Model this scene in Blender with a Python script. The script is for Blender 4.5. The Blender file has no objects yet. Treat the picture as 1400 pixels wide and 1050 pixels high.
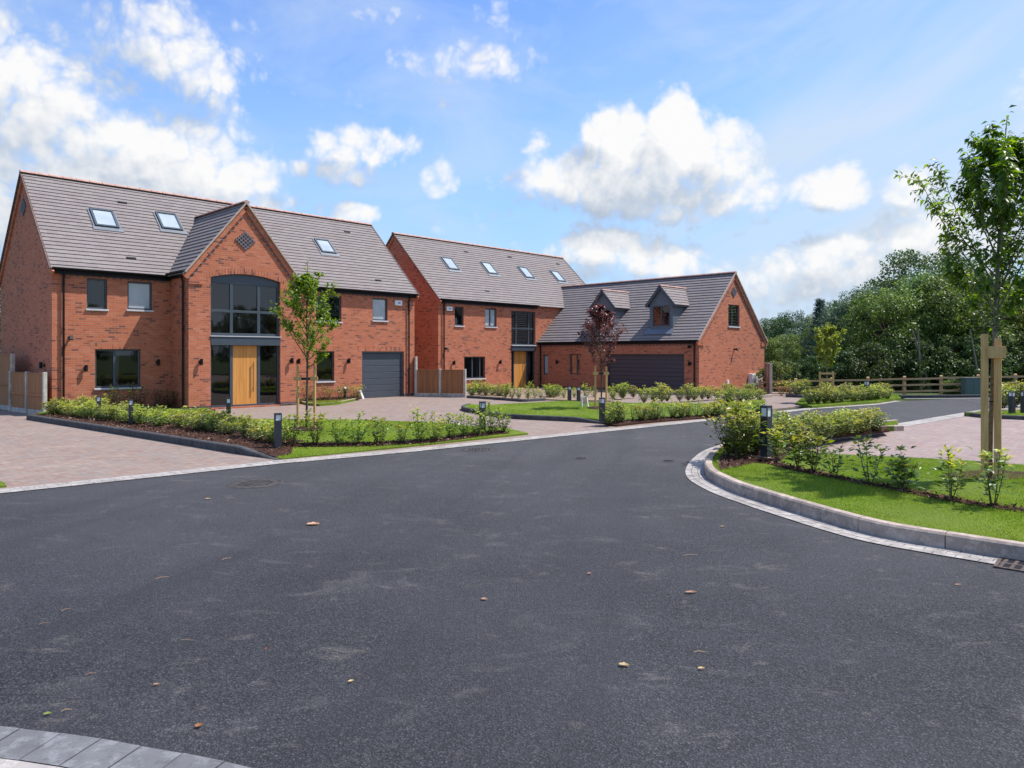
import bpy, math, random
import numpy as np
from mathutils import Vector, Matrix, geometry
random.seed(7); RNG = np.random.default_rng(7)
R = math.radians
SC = bpy.context.scene; COL = SC.collection

# ------------------------------------------------------------------ site frame
EYE = 2.0; FOC = 995.0; CU = 700.0; HV = 484.0          # eye height (m), focal length, principal column, horizon row
ANG = math.atan2(FOC, 968.0)                              # heading of the house fronts
D1 = np.array([math.cos(ANG), math.sin(ANG)]); D2 = np.array([-D1[1], D1[0]])
def G(u, v, z=0.0):
    """surveyed ground point from a sight line"""
    t = (z - EYE) / (-(v - HV) / FOC)
    return ((u - CU) / FOC * t, t, z)
def AB(a, b, z=0.0): return (a*D1[0]+b*D2[0], a*D1[1]+b*D2[1], z)
SUN_AZ = R(12.1); SUN_EL = R(58.5)                        # azimuth from +X towards +Y

# ------------------------------------------------------------------ materials
class Mt:
    def __init__(s, name):
        s.m = bpy.data.materials.new(name); s.m.use_nodes = True
        s.t = s.m.node_tree; s.t.nodes.clear(); s.out = s.t.nodes.new('ShaderNodeOutputMaterial')
    def n(s, ty, ins=None, **at):
        nd = s.t.nodes.new('ShaderNode'+ty)
        for k, v in at.items(): setattr(nd, k, v)
        for k, v in (ins or {}).items(): s.put(nd.inputs[k], v)
        return nd
    def put(s, sock, v):
        if isinstance(v, bpy.types.NodeSocket): s.t.links.new(v, sock)
        elif isinstance(v, bpy.types.Node): s.t.links.new(v.outputs[0], sock)
        elif isinstance(v, (tuple, list)) and sock.type == 'RGBA' and len(v) == 3: sock.default_value = (*v, 1)
        else: sock.default_value = v
    def ma(s, op, a, b=0.0, c=0.0, clamp=False):
        nd = s.n('Math', operation=op, use_clamp=clamp)
        s.put(nd.inputs[0], a); s.put(nd.inputs[1], b); s.put(nd.inputs[2], c); return nd.outputs[0]
    def vm(s, op, a, b=(0,0,0), scale=None):
        nd = s.n('VectorMath', operation=op); s.put(nd.inputs[0], a)
        if op != 'LENGTH' and op != 'SCALE' and op != 'NORMALIZE': s.put(nd.inputs[1], b)
        if scale is not None: s.put(nd.inputs['Scale'], scale)
        return nd.outputs['Value'] if op in ('LENGTH', 'DOT_PRODUCT') else nd.outputs[0]
    def mix(s, f, a, b, blend='MIX'):
        nd = s.n('Mix', data_type='RGBA', blend_type=blend); s.put(nd.inputs[0], f); s.put(nd.inputs[6], a); s.put(nd.inputs[7], b)
        return nd.outputs[2]
    def ramp(s, f, stops, interp='LINEAR'):
        nd = s.n('ValToRGB'); s.put(nd.inputs[0], f); e = nd.color_ramp.elements; nd.color_ramp.interpolation = interp
        while len(e) < len(stops): e.new(0.5)
        for q, (p, c) in zip(e, stops):
            q.position = p; q.color = (*c, 1) if isinstance(c, (tuple, list)) else (c, c, c, 1)
        return nd.outputs[0]
    def mr(s, f, a, b, c=0.0, d=1.0, smooth=False):
        nd = s.n('MapRange', interpolation_type='SMOOTHSTEP' if smooth else 'LINEAR')
        for i, v in enumerate((f, a, b, c, d)): s.put(nd.inputs[i], v)
        return nd.outputs[0]
    def noise(s, vec, scale, detail=4, rough=.55, dist=0.0, out=0):
        nd = s.n('TexNoise', {'Scale': scale, 'Detail': detail, 'Roughness': rough, 'Distortion': dist}); s.put(nd.inputs['Vector'], vec)
        return nd.outputs[out]
    def vor(s, vec, scale, out='Color', feat='F1'):
        nd = s.n('TexVoronoi', {'Scale': scale}, feature=feat); s.put(nd.inputs['Vector'], vec); return nd.outputs[out]
    def sep(s, v): return s.n('SeparateXYZ', {0: v}).outputs
    def comb(s, x, y, z=0.0): return s.n('CombineXYZ', {0: x, 1: y, 2: z}).outputs[0]
    def uv(s): return s.n('UVMap').outputs[0]
    def obj(s): return s.n('TexCoord').outputs['Object']
    def bump(s, h, st=.3, d=.01): return s.n('Bump', {'Strength': st, 'Distance': d, 'Height': h}).outputs[0]
    def bsdf(s, col, rough=.6, spec=.4, metal=0.0, nrm=None, **kw):
        nd = s.n('BsdfPrincipled', {'Base Color': col, 'Roughness': rough, 'Specular IOR Level': spec, 'Metallic': metal})
        for k, v in kw.items(): s.put(nd.inputs[k], v)
        if nrm is not None: s.put(nd.inputs['Normal'], nrm)
        return nd.outputs[0]
    def done(s, sh): s.t.links.new(sh, s.out.inputs[0]); return s.m

def plain(name, col, rough=.5, spec=.4, metal=0., var=.08, scale=6):
    k = Mt(name); v = k.noise(k.obj(), scale, 4)
    c = k.mix(k.mr(v, .3, .7), tuple(x*(1-var) for x in col), tuple(min(1, x*(1+var)) for x in col))
    return k.done(k.bsdf(c, k.mr(v, .2, .8, rough*.85, min(1, rough*1.15)), spec, metal))

def brick(name, soldier=False, ramp=None):
    k = Mt(name); uv = k.uv(); x, y, _ = k.sep(uv)
    vec = k.comb(y, x) if soldier else uv
    bt = k.n('TexBrick', {'Vector': vec, 'Color1': (0, 0, 0), 'Color2': (1, 1, 1), 'Mortar': (.5, .5, .5), 'Scale': 1.0, 'Mortar Size': .0075,
             'Mortar Smooth': .2, 'Bias': 0.0, 'Brick Width': .225, 'Row Height': .075}, offset=.5)
    tint = k.ma('MULTIPLY', k.n('SeparateColor', {0: bt.outputs[0]}).outputs[0], 1.0)
    big = k.noise(uv, .55, 3, .5)
    mid = k.noise(uv, 2.3, 3, .6)
    t = k.ma('ADD', tint, k.ma('MULTIPLY', k.ma('SUBTRACT', k.ma('ADD', big, mid), 1.0), .6))
    col = k.ramp(t, ramp or [(0, (.21, .085, .062)), (.06, (.28, .10, .062)), (.15, (.45, .145, .07)), (.45, (.49, .160, .078)), (.75, (.515, .175, .087)), (1, (.545, .21, .12))])
    fine = k.noise(uv, 45, 3, .6)
    col = k.mix(.25, col, k.ramp(fine, [(.3, (.2, .1, .08)), (.7, (.5, .25, .18))]), 'SOFT_LIGHT')
    col = k.mix(k.ma('MULTIPLY', bt.outputs['Fac'], .8), col, (.36, .25, .19))
    h = k.ma('ADD', k.ma('MULTIPLY', k.ma('SUBTRACT', 1.0, bt.outputs['Fac']), 1.0), k.ma('MULTIPLY', fine, .3))
    return k.done(k.bsdf(col, .85, .25, nrm=k.bump(h, .5, .008)))

def tile_mat(name):
    k = Mt(name); x, y, _ = k.sep(k.uv())
    row = k.ma('FLOOR', y); off = k.ma('MULTIPLY', k.ma('MODULO', row, 2.0), .5)
    tx = k.ma('ADD', k.ma('DIVIDE', x, .3), off); idx = k.ma('FLOOR', tx); fx = k.ma('FRACT', tx)
    wn = k.n('TexWhiteNoise', {'Vector': k.comb(idx, row)}, noise_dimensions='2D').outputs[0]
    joint = k.mr(k.ma('MINIMUM', fx, k.ma('SUBTRACT', 1.0, fx)), .0, .035)
    lich = k.noise(k.obj(), 1.1, 6, .65)
    c = k.ramp(wn, [(0, (.226, .194, .186)), (.5, (.242, .209, .200)), (1, (.258, .225, .214))])
    c = k.mix(k.mr(lich, .45, .75, 0, .14), c, (.27, .25, .235))
    c = k.mix(k.ma('MULTIPLY', k.ma('SUBTRACT', 1.0, joint), .4), c, (.08, .07, .07))
    return k.done(k.bsdf(c, .88, .15, nrm=k.bump(k.ma('MULTIPLY', k.noise(k.obj(), 30, 3), .3), .2, .006)))

def paver_mat(name, a=0.7, w=.1, pal=None):
    k = Mt(name); o = k.obj(); x, y, _ = k.sep(o)
    ca, sa = math.cos(a), math.sin(a)
    X = k.ma('DIVIDE', k.ma('SUBTRACT', k.ma('MULTIPLY', x, ca), k.ma('MULTIPLY', y, sa)), w)
    Y = k.ma('DIVIDE', k.ma('ADD', k.ma('MULTIPLY', x, sa), k.ma('MULTIPLY', y, ca)), w)
    i = k.ma('FLOOR', X); j = k.ma('FLOOR', Y); d = k.ma('FLOORED_MODULO', k.ma('SUBTRACT', i, j), 4.0)
    vert = k.ma('GREATER_THAN', d, 1.5); hor = k.ma('SUBTRACT', 1.0, vert)
    ib = k.ma('SUBTRACT', i, k.ma('MULTIPLY', d, hor)); jb = k.ma('SUBTRACT', j, k.ma('MULTIPLY', k.ma('SUBTRACT', 3.0, d), vert))
    lu = k.ma('SUBTRACT', X, ib); lv = k.ma('SUBTRACT', Y, jb)
    eu = k.ma('MINIMUM', lu, k.ma('SUBTRACT', k.ma('ADD', 1.0, hor), lu)); ev = k.ma('MINIMUM', lv, k.ma('SUBTRACT', k.ma('ADD', 1.0, vert), lv))
    gap = k.mr(k.ma('MINIMUM', eu, ev), .02, .09)
    wn = k.n('TexWhiteNoise', {'Vector': k.comb(ib, jb)}, noise_dimensions='2D').outputs[0]
    pal = pal or [(0, (.23, .152, .122)), (.3, (.285, .204, .165)), (.55, (.27, .207, .175)), (.8, (.225, .184, .164)), (1, (.315, .238, .192))]
    big = k.noise(o, .5, 4, .6)
    t = k.ma('ADD', wn, k.ma('MULTIPLY', k.ma('SUBTRACT', big, .5), .8), clamp=True)
    c = k.ramp(t, pal)
    c = k.mix(k.mr(k.noise(o, 9, 5, .7), .45, .8, 0, .3), c, (.39, .325, .27))
    c = k.mix(k.mr(k.noise(o, .9, 6, .7), .48, .7, 0, .3), c, (.21, .175, .15))
    c = k.mix(k.ma('MULTIPLY', k.ma('SUBTRACT', 1.0, gap), .55), c, (.17, .125, .1))
    h = k.ma('ADD', gap, k.ma('ADD', k.ma('MULTIPLY', wn, .25), k.ma('MULTIPLY', k.noise(o, 70, 3), .3)))
    return k.done(k.bsdf(c, .85, .25, nrm=k.bump(h, .6, .006)))

def asphalt():
    k = Mt('asphalt'); o = k.obj()
    w = k.vor(o, 105, 'Color'); g = k.n('SeparateColor', {0: w}).outputs[0]
    d = k.vor(o, 105, 'Distance')
    fine = k.noise(o, 60, 5, .7)
    base = k.ramp(g, [(0, (.011, .011, .012)), (.3, (.029, .030, .035)), (.75, (.060, .061, .070)), (.95, (.103, .104, .113)), (1, (.15, .15, .15))])
    d2 = k.vor(o, 62, 'Distance'); g2 = k.n('SeparateColor', {0: k.vor(o, 62, 'Color')}).outputs[0]
    base = k.mix(k.mr(fine, .4, .7, 0, .4), base, (.030, .031, .038))
    crev = k.ma('MULTIPLY', k.mr(k.ma('ADD', d2, k.ma('MULTIPLY', fine, .35)), .44, .70), k.mr(g2, .15, .7, .35, 1))
    base = k.mix(k.mr(g2, .5, 1, 0, .5), base, (.089, .090, .101)); base = k.mix(k.ma('MULTIPLY', crev, 1.0), base, (.004, .004, .005))
    big = k.noise(o, .32, 5, .6); base = k.mix(k.mr(big, .3, .7, 0, .38), base, (.092, .092, .10))
    sx, sy, _ = k.sep(o)
    st = k.noise(k.comb(k.ma('MULTIPLY', sx, .9), k.ma('MULTIPLY', sy, 1.5)), 1.0, 7, .68, 1.2)
    gr = k.mr(g, .1, .7, .35, 1)
    base = k.mix(k.ma('MULTIPLY', k.mr(st, .56, .73, 0, .55), gr), base, (.16, .15, .145))
    st2 = k.noise(k.comb(k.ma('MULTIPLY', sx, 2.2), k.ma('MULTIPLY', sy, 3.4), 4.0), 1.0, 6, .7, .6)
    base = k.mix(k.ma('MULTIPLY', k.mr(st2, .59, .72, 0, .65), gr), base, (.185, .16, .14))
    fy = k.mr(k.ma('ADD', sy, k.ma('MULTIPLY', k.noise(o, .25, 3), 6.0)), 8.0, 19.0, 0, .35)
    base = k.mix(fy, base, (.105, .098, .096))
    tr_ = k.noise(k.comb(k.ma('SUBTRACT', k.ma('MULTIPLY', sx, .86), k.ma('MULTIPLY', sy, .22)), k.ma('MULTIPLY', sy, .06)), 1.5, 3, .5, .5)
    base = k.mix(k.mr(tr_, .50, .66, 0, .32), base, (.024, .024, .028))
    h = k.ma('SUBTRACT', k.ma('ADD', k.ma('MULTIPLY', g, .5), fine), k.ma('ADD', k.ma('MULTIPLY', d, .8), k.ma('MULTIPLY', crev, 1.2)))
    return k.done(k.bsdf(base, .8, .35, nrm=k.bump(h, .75, .006)))

def concrete(name, col, var=.25, scale=3.0):
    k = Mt(name); o = k.obj(); ri = k.n('NewGeometry').outputs['Random Per Island']
    a = k.noise(o, scale, 6, .65); f = k.noise(o, 60, 3, .6)
    c = k.mix(k.mr(a, .3, .7), tuple(x*(1-var) for x in col), tuple(x*(1+var*.6) for x in col))
    c = k.mix(k.mr(ri, 0, 1, 0, .45), c, tuple(x*.72 for x in col))
    c = k.mix(k.mr(f, .35, .7, .25, 0), c, tuple(x*.55 for x in col))
    c = k.mix(k.mr(k.noise(o, 1.1, 6, .7), .50, .60, 0, .6), c, tuple(x*.5 for x in col))
    c = k.mix(k.mr(k.noise(o, 7, 6, .75), .50, .60, 0, .55), c, tuple(x*1.4 for x in col))
    c = k.mix(k.mr(k.noise(o, 19, 5, .7), .55, .70, 0, .6), c, tuple(x*.45 for x in col))
    return k.done(k.bsdf(c, .85, .25, nrm=k.bump(k.ma('ADD', f, a), .35, .004)))

def leafmat(name, cols, trans=.35, rough=.42, spec=.35, patch=None):
    k = Mt(name); ri = k.n('NewGeometry').outputs['Random Per Island']; oi = k.n('ObjectInfo').outputs['Random']
    c = k.ramp(ri, [(i/(len(cols)-1), q) for i, q in enumerate(cols)])
    hs = k.n('HueSaturation', {'Color': c, 'Hue': k.mr(oi, 0, 1, .475, .52), 'Value': k.mr(k.ma('FRACT', k.ma('MULTIPLY', oi, 7.31)), 0, 1, .74, 1.22)}).outputs[0]
    if patch:
        o = k.obj(); hs = k.mix(k.mr(k.noise(o, 1.3, 4, .6), .42, .68, 0, .6), hs, patch[0]); hs = k.mix(k.mr(k.noise(o, 3.1, 4, .6), .5, .72, 0, .7), hs, patch[1])
    p = k.bsdf(hs, rough, spec)
    tcol = k.n('HueSaturation', {'Color': hs, 'Value': 1.6, 'Saturation': 1.1}).outputs[0]
    tr = k.n('BsdfTranslucent', {0: tcol}).outputs[0]
    return k.done(k.n('MixShader', {0: trans, 1: p, 2: tr}).outputs[0])

def wood(name, cols, sx=14., sz=.9, rough=.6, axis='z', spec=.3):
    k = Mt(name); o = k.obj(); x, y, z = k.sep(o); ri = k.n('NewGeometry').outputs['Random Per Island']
    if axis == 'z': v = k.comb(k.ma('MULTIPLY', x, sx), k.ma('MULTIPLY', y, sx), k.ma('ADD', k.ma('MULTIPLY', z, sz), k.ma('MULTIPLY', ri, 30.)))
    else: v = k.comb(k.ma('ADD', k.ma('MULTIPLY', x, sz), k.ma('MULTIPLY', ri, 30.)), k.ma('MULTIPLY', y, sz), k.ma('MULTIPLY', z, sx))
    a = k.noise(v, 1.0, 5, .6, .8); b = k.noise(v, 5.0, 3, .6)
    c = k.ramp(k.ma('ADD', k.ma('MULTIPLY', a, .75), k.ma('MULTIPLY', b, .25)), [(.3+.4*i/(len(cols)-1), q) for i, q in enumerate(cols)])
    c = k.mix(k.mr(ri, 0, 1, 0, .3), c, tuple(q*.6 for q in cols[0]))
    return k.done(k.bsdf(c, rough, spec, nrm=k.bump(b, .25, .004)))

def glass(name, tint=(.50, .50, .50)):
    k = Mt(name); fr = k.n('Fresnel', {'IOR': 1.5}).outputs[0]
    wob = k.bump(k.noise(k.obj(), 1.3, 2), .02, .02)
    gl = k.n('BsdfGlossy', {'Color': (1, 1, 1), 'Roughness': .01, 'Normal': wob}).outputs[0]; tr = k.n('BsdfTransparent', {0: tint}).outputs[0]
    return k.done(k.n('MixShader', {0: k.ma('MULTIPLY', fr, 1.7, clamp=True), 1: tr, 2: gl}).outputs[0])

def grass_mat(name, dark, mid, light, mottle=.6):
    k = Mt(name); o = k.obj()
    a = k.noise(o, mottle, 5, .65); f = k.noise(o, 28, 5, .7)
    c = k.ramp(k.ma('ADD', k.ma('MULTIPLY', a, .45), k.ma('MULTIPLY', f, .55)), [(.32, dark), (.5, mid), (.68, light)])
    return k.done(k.bsdf(c, .8, .2, nrm=k.bump(k.ma('ADD', f, k.noise(o, 80, 3)), .9, .03)))

M = {}
M['brick'] = brick('brick'); M['soldier'] = brick('soldier_brick', True)
M['brick_dark'] = brick('dark_brick', False, [(0, (.045, .035, .04)), (.5, (.085, .062, .065)), (1, (.16, .10, .09))])
M['blue_brick'] = plain('blue_brick', (.13, .125, .15), .7, var=.3, scale=12)
M['tile'] = tile_mat('roof_tile')
M['ridge'] = plain('ridge_terracotta', (.47, .28, .225), .75, var=.25, scale=5)
M['verge'] = plain('verge_mortar', (.42, .33, .27), .85, var=.2, scale=7)
M['anth'] = plain('anthracite_frame', (.052, .068, .085), .38, .5, var=.06)
M['anth_flat'] = plain('anthracite_cladding', (.115, .135, .16), .5, .45, var=.08)
M['garage'] = plain('garage_grey', (.066, .078, .095), .4, .5, var=.06)
M['garage_shaded'] = plain('garage_grey_shaded', (.055, .051, .064), .4, .5, var=.06)  # same anthracite door finish, with the wing's shade put into the colour
M['lead'] = plain('lead_sheet', (.14, .16, .185), .5, .5, var=.15)
M['black'] = plain('black_plastic', (.009, .009, .012), .55, .2, var=.2)
M['sill'] = plain('sill_stone', (.52, .52, .53), .6, var=.08)
M['white'] = plain('white_plastic', (.80, .80, .80), .4, .5, var=.03)
M['bluemark'] = plain('blue_mark', (.28, .32, .52), .5)
M['oak'] = wood('oak_door', [(.52, .21, .045), (.70, .32, .08), (.80, .41, .12)], 9., .5, .45)
M['steel'] = plain('brushed_steel', (.3, .24, .18), .35, .5, .8)
M['glass'] = glass('window_glass')
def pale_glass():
    k = Mt('blind_sky_glass'); o = k.obj(); n = k.noise(o, 1.2, 3)  # pale tone of blinds; on skylights it paints in the reflected sky
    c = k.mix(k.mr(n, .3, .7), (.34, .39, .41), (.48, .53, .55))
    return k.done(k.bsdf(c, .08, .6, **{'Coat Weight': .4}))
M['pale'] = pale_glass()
M['plaster'] = plain('plaster', (.42, .39, .36), .9, var=.05)
M['floorboard'] = plain('interior_floor', (.25, .2, .15), .6)
M['paver'] = paver_mat('block_paving', .55)
M['paver2'] = paver_mat('block_paving_pink', 1.0, .1, [(0, (.26, .17, .152)), (.3, (.33, .237, .21)), (.6, (.305, .238, .22)), (.8, (.25, .20, .192)), (1, (.375, .277, .245))])
M['asphalt'] = asphalt()
M['kerb'] = concrete('kerb_concrete', (.46, .365, .30), .2, 2.5)
M['kerb_dark'] = concrete('kerb_charcoal', (.085, .083, .085), .3, 4)
M['sett'] = concrete('sett_concrete', (.40, .365, .335), .25, 2.0)
M['slab'] = concrete('slab_concrete', (.185, .185, .19), .4, 2.2)
M['lawn'] = grass_mat('lawn_turf', (.075, .12, .008), (.145, .21, .016), (.25, .31, .035))
M['field'] = grass_mat('field', (.03, .055, .012), (.055, .09, .02), (.10, .13, .035), .2)
M['blade'] = leafmat('grass_blade', [(.11, .20, .012), (.17, .27, .018), (.24, .34, .03), (.33, .38, .07)], .3, .5, .2, ((.30, .33, .055), (.075, .15, .012)))
M['mulch'] = plain('mulch_base', (.055, .028, .02), .95, .1, var=.5, scale=40)
def chip():
    k = Mt('bark_chip'); ri = k.n('NewGeometry').outputs['Random Per Island']
    return k.done(k.bsdf(k.ramp(ri, [(0, (.035, .017, .012)), (.5, (.10, .045, .03)), (.85, (.17, .085, .055)), (1, (.38, .27, .2))]), .9, .15))
M['chip'] = chip()
M['soil'] = plain('sandy_soil', (.29, .21, .15), .95, .1, var=.25, scale=8)
M['timber'] = wood('treated_timber', [(.50, .265, .10), (.68, .40, .165), (.78, .50, .23)], 22., 1.2, .75)
M['rail'] = wood('fence_timber', [(.36, .21, .10), (.54, .34, .175), (.64, .43, .25)], 18., 1.0, .8, 'x')
M['feather'] = wood('featheredge_board', [(.24, .10, .042), (.36, .165, .07), (.45, .23, .11)], 16., .8, .8)
M['conc_post'] = concrete('concrete_post', (.50, .45, .39), .15)
M['rubber'] = plain('rubber_tie', (.02, .02, .022), .7)
M['iron'] = plain('cast_iron', (.09, .06, .05), .6, .4, .6, var=.4, scale=20)
M['rustiron'] = plain('rusty_iron', (.115, .085, .075), .8, .2, .2, var=.5, scale=18)
M['dustiron'] = plain('dusty_iron', (.066, .060, .058), .9, .15, 0., var=.5, scale=9)
M['bollard'] = plain('bollard_graphite', (.03, .033, .042), .45, .5, var=.1)
M['lens'] = plain('lamp_lens', (.75, .76, .80), .3, .5, var=.02)
M['cabinet'] = plain('utility_green', (.10, .145, .13), .5)
M['bark'] = plain('bark', (.115, .085, .062), .9, .1, var=.4, scale=25)
M['bark_pale'] = plain('bark_pale', (.20, .175, .13), .9, .1, var=.4, scale=25)
M['stem'] = plain('stem', (.10, .075, .035), .8, .2, var=.3, scale=30)
M['laurel'] = leafmat('laurel_leaf', [(.055, .105, .018), (.095, .165, .025), (.15, .23, .04), (.23, .31, .07)], .3, .35, .5)
M['laurel_young'] = leafmat('young_leaf', [(.27, .37, .03), (.40, .46, .05), (.40, .36, .08), (.48, .46, .12)], .4, .4, .4)
M['olive'] = leafmat('olive_leaf', [(.08, .125, .03), (.15, .21, .05), (.26, .31, .11), (.40, .42, .22)], .3, .35, .5)
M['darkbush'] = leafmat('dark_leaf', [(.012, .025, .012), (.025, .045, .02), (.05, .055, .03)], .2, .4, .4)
M['redleaf'] = leafmat('red_leaf', [(.14, .04, .02), (.26, .10, .05), (.34, .2, .12)], .3)
M['maple'] = leafmat('maple_leaf', [(.075, .13, .012), (.14, .215, .02), (.235, .305, .035), (.34, .38, .06)], .42)
M['copper'] = leafmat('copper_leaf', [(.085, .028, .022), (.15, .055, .04), (.26, .12, .085), (.42, .27, .21)], .3, .3, .6)
M['cherry'] = leafmat('cherry_leaf', [(.035, .085, .012), (.075, .15, .015), (.14, .235, .022), (.24, .34, .04)], .5, .38, .45)
M['pear'] = leafmat('pear_leaf', [(.14, .20, .025), (.23, .30, .045), (.34, .39, .08)], .4)
M['oakleaf'] = leafmat('tree_leaf_dark', [(.020, .046, .013), (.042, .080, .019), (.072, .122, .027), (.12, .172, .042)], .3, .45, .35)
M['hazel'] = leafmat('tree_leaf_light', [(.045, .085, .016), (.092, .15, .027), (.175, .24, .05), (.29, .35, .10)], .35, .45, .35)
M['willow'] = leafmat('tree_leaf_grey', [(.06, .105, .055), (.11, .165, .09), (.19, .25, .15)], .3, .5, .3)
M['pine'] = leafmat('conifer_needle', [(.035, .07, .055), (.07, .115, .09), (.12, .17, .14)], .15, .5, .3)
M['dryleaf'] = leafmat('dry_leaf', [(.42, .25, .12), (.55, .36, .2), (.62, .45, .28)], .2, .7, .2)
M['deadred'] = leafmat('dead_red', [(.28, .06, .03), (.36, .1, .05), (.4, .14, .06)], .2, .6, .2)
M['deadgreen'] = leafmat('dead_green', [(.2, .26, .05), (.26, .3, .07), (.3, .3, .1)], .2, .6, .2)

# ------------------------------------------------------------------ mesh helpers
def gen_uv(me):
    n = len(me.loops)
    if not n: return
    nl = np.empty(len(me.polygons)*3); me.polygons.foreach_get('normal', nl); nl = nl.reshape(-1, 3)
    lt = np.empty(len(me.polygons), 'i'); me.polygons.foreach_get('loop_total', lt)
    vi = np.empty(n, 'i'); me.loops.foreach_get('vertex_index', vi)
    co = np.empty(len(me.vertices)*3); me.vertices.foreach_get('co', co); co = co.reshape(-1, 3)[vi]
    N = np.repeat(nl, lt, axis=0)
    flat = np.abs(N[:, 2]) > .985
    t = np.stack([-N[:, 1], N[:, 0], np.zeros(n)], 1); L = np.linalg.norm(t, axis=1); L[L < 1e-9] = 1; t /= L[:, None]
    # keep the horizontal axis pointing the same way on opposite walls
    s = np.where((t[:, 0] + .5*t[:, 1]) < 0, -1.0, 1.0); t *= s[:, None]
    b = np.cross(N, t); b *= np.where(b[:, 2] < 0, -1.0, 1.0)[:, None]
    u = (co*t).sum(1); v = (co*b).sum(1)
    u[flat] = co[flat, 0]; v[flat] = co[flat, 1]
    uv = me.uv_layers.new(name='UVMap'); uv.data.foreach_set('uv', np.stack([u, v], 1).ravel().astype('f'))

def link(o, parent=None):
    COL.objects.link(o)
    if parent is not None: o.parent = parent
    return o

class MB:
    def __init__(s): s.v = []; s.f = []; s.mi = []; s.uv = None; s.cur = 0
    def poly(s, pts, uv=None):
        i = len(s.v); s.v.extend([tuple(p) for p in pts]); s.f.append(tuple(range(i, i+len(pts)))); s.mi.append(s.cur)
        if uv is not None:
            if s.uv is None: s.uv = []
            s.uv.extend(uv)
    def box(s, x0, x1, y0, y1, z0, z1):
        if x0 > x1: x0, x1 = x1, x0
        if y0 > y1: y0, y1 = y1, y0
        if z0 > z1: z0, z1 = z1, z0
        i = len(s.v)
        s.v += [(x0,y0,z0),(x1,y0,z0),(x1,y1,z0),(x0,y1,z0),(x0,y0,z1),(x1,y0,z1),(x1,y1,z1),(x0,y1,z1)]
        for f in ((0,3,2,1),(4,5,6,7),(0,1,5,4),(1,2,6,5),(2,3,7,6),(3,0,4,7)): s.f.append(tuple(i+q for q in f)); s.mi.append(s.cur)
    def beam(s, P, Q, w, h, up=(0,0,1)):
        """rectangular bar from P to Q; w across, h along up"""
        P, Q, up = Vector(P), Vector(Q), Vector(up); d = (Q-P).normalized(); a = d.cross(up).normalized(); u = a.cross(d).normalized()
        i = len(s.v)
        for E in (P, Q):
            for sa, sb in ((-1,-1),(1,-1),(1,1),(-1,1)): s.v.append(tuple(E + a*(sa*w/2) + u*(sb*h/2)))
        for f in ((0,1,2,3),(7,6,5,4),(0,4,5,1),(1,5,6,2),(2,6,7,3),(3,7,4,0)): s.f.append(tuple(i+q for q in f)); s.mi.append(s.cur)
    def tube(s, pts, rad, n=8, cap=True):
        pts = [Vector(p) for p in pts]
        if not hasattr(rad, '__len__'): rad = [rad]*len(pts)
        i = len(s.v); prev = None
        for q, p in enumerate(pts):
            d = (pts[min(q+1, len(pts)-1)] - pts[max(q-1, 0)]).normalized()
            ref = prev if prev is not None else (Vector((1,0,0)) if abs(d.x) < .8 else Vector((0,1,0)))
            a = (ref - d*ref.dot(d)).normalized(); b = d.cross(a); prev = a
            for k in range(n):
                t = 2*math.pi*k/n; s.v.append(tuple(p + (a*math.cos(t) + b*math.sin(t))*rad[q]))
        for q in range(len(pts)-1):
            for k in range(n):
                s.f.append((i+q*n+k, i+q*n+(k+1)%n, i+(q+1)*n+(k+1)%n, i+(q+1)*n+k)); s.mi.append(s.cur)
        if cap:
            s.f.append(tuple(i+k for k in range(n-1, -1, -1))); s.mi.append(s.cur)
            s.f.append(tuple(i+(len(pts)-1)*n+k for k in range(n))); s.mi.append(s.cur)
    def build(s, name, mats, parent=None, off=(0,0,0), smooth=False, bevel=0.0):
        me = bpy.data.meshes.new(name)
        v = np.array(s.v, float).reshape(-1, 3) - np.array(off)
        me.from_pydata(v.tolist(), [], s.f); me.update()
        if not isinstance(mats, (list, tuple)): mats = [mats]
        for m in mats: me.materials.append(m)
        if len(mats) > 1: me.polygons.foreach_set('material_index', s.mi)
        if s.uv is not None:
            l = me.uv_layers.new(name='UVMap'); l.data.foreach_set('uv', np.array(s.uv, 'f').ravel())
        else: gen_uv(me)
        if smooth: me.polygons.foreach_set('use_smooth', [True]*len(me.polygons))
        o = bpy.data.objects.new(name, me); link(o, parent)
        if bevel:
            b = o.modifiers.new('bevel', 'BEVEL'); b.width = bevel; b.segments = 2; b.limit_method = 'ANGLE'
        return o

def tag(o, label=None, cat=None, group=None, kind=None):
    if label: o['label'] = label
    if cat: o['category'] = cat
    if group: o['group'] = group
    if kind: o['kind'] = kind
    return o
def thing(name, label, cat, loc=(0,0,0), rz=0.0, group=None, rot=None):
    o = bpy.data.objects.new(name, None); o.empty_display_size = .2; link(o)
    o.location = loc; o.rotation_euler = rot or (0, 0, rz)
    return tag(o, label, cat, group)
def dup(root, loc, rz=0.0, scale=1.0, label=None, group=None):
    r = root.copy(); COL.objects.link(r); r.location = loc; r.rotation_euler = (0, 0, rz)
    r.scale = (scale,)*3 if not hasattr(scale, '__len__') else scale
    if label: r['label'] = label
    if group: r['group'] = group
    for ch in list(root.children):
        c = ch.copy(); COL.objects.link(c); c.parent = r
        for g in list(ch.children):
            d = g.copy(); COL.objects.link(d); d.parent = c
    return r

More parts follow.
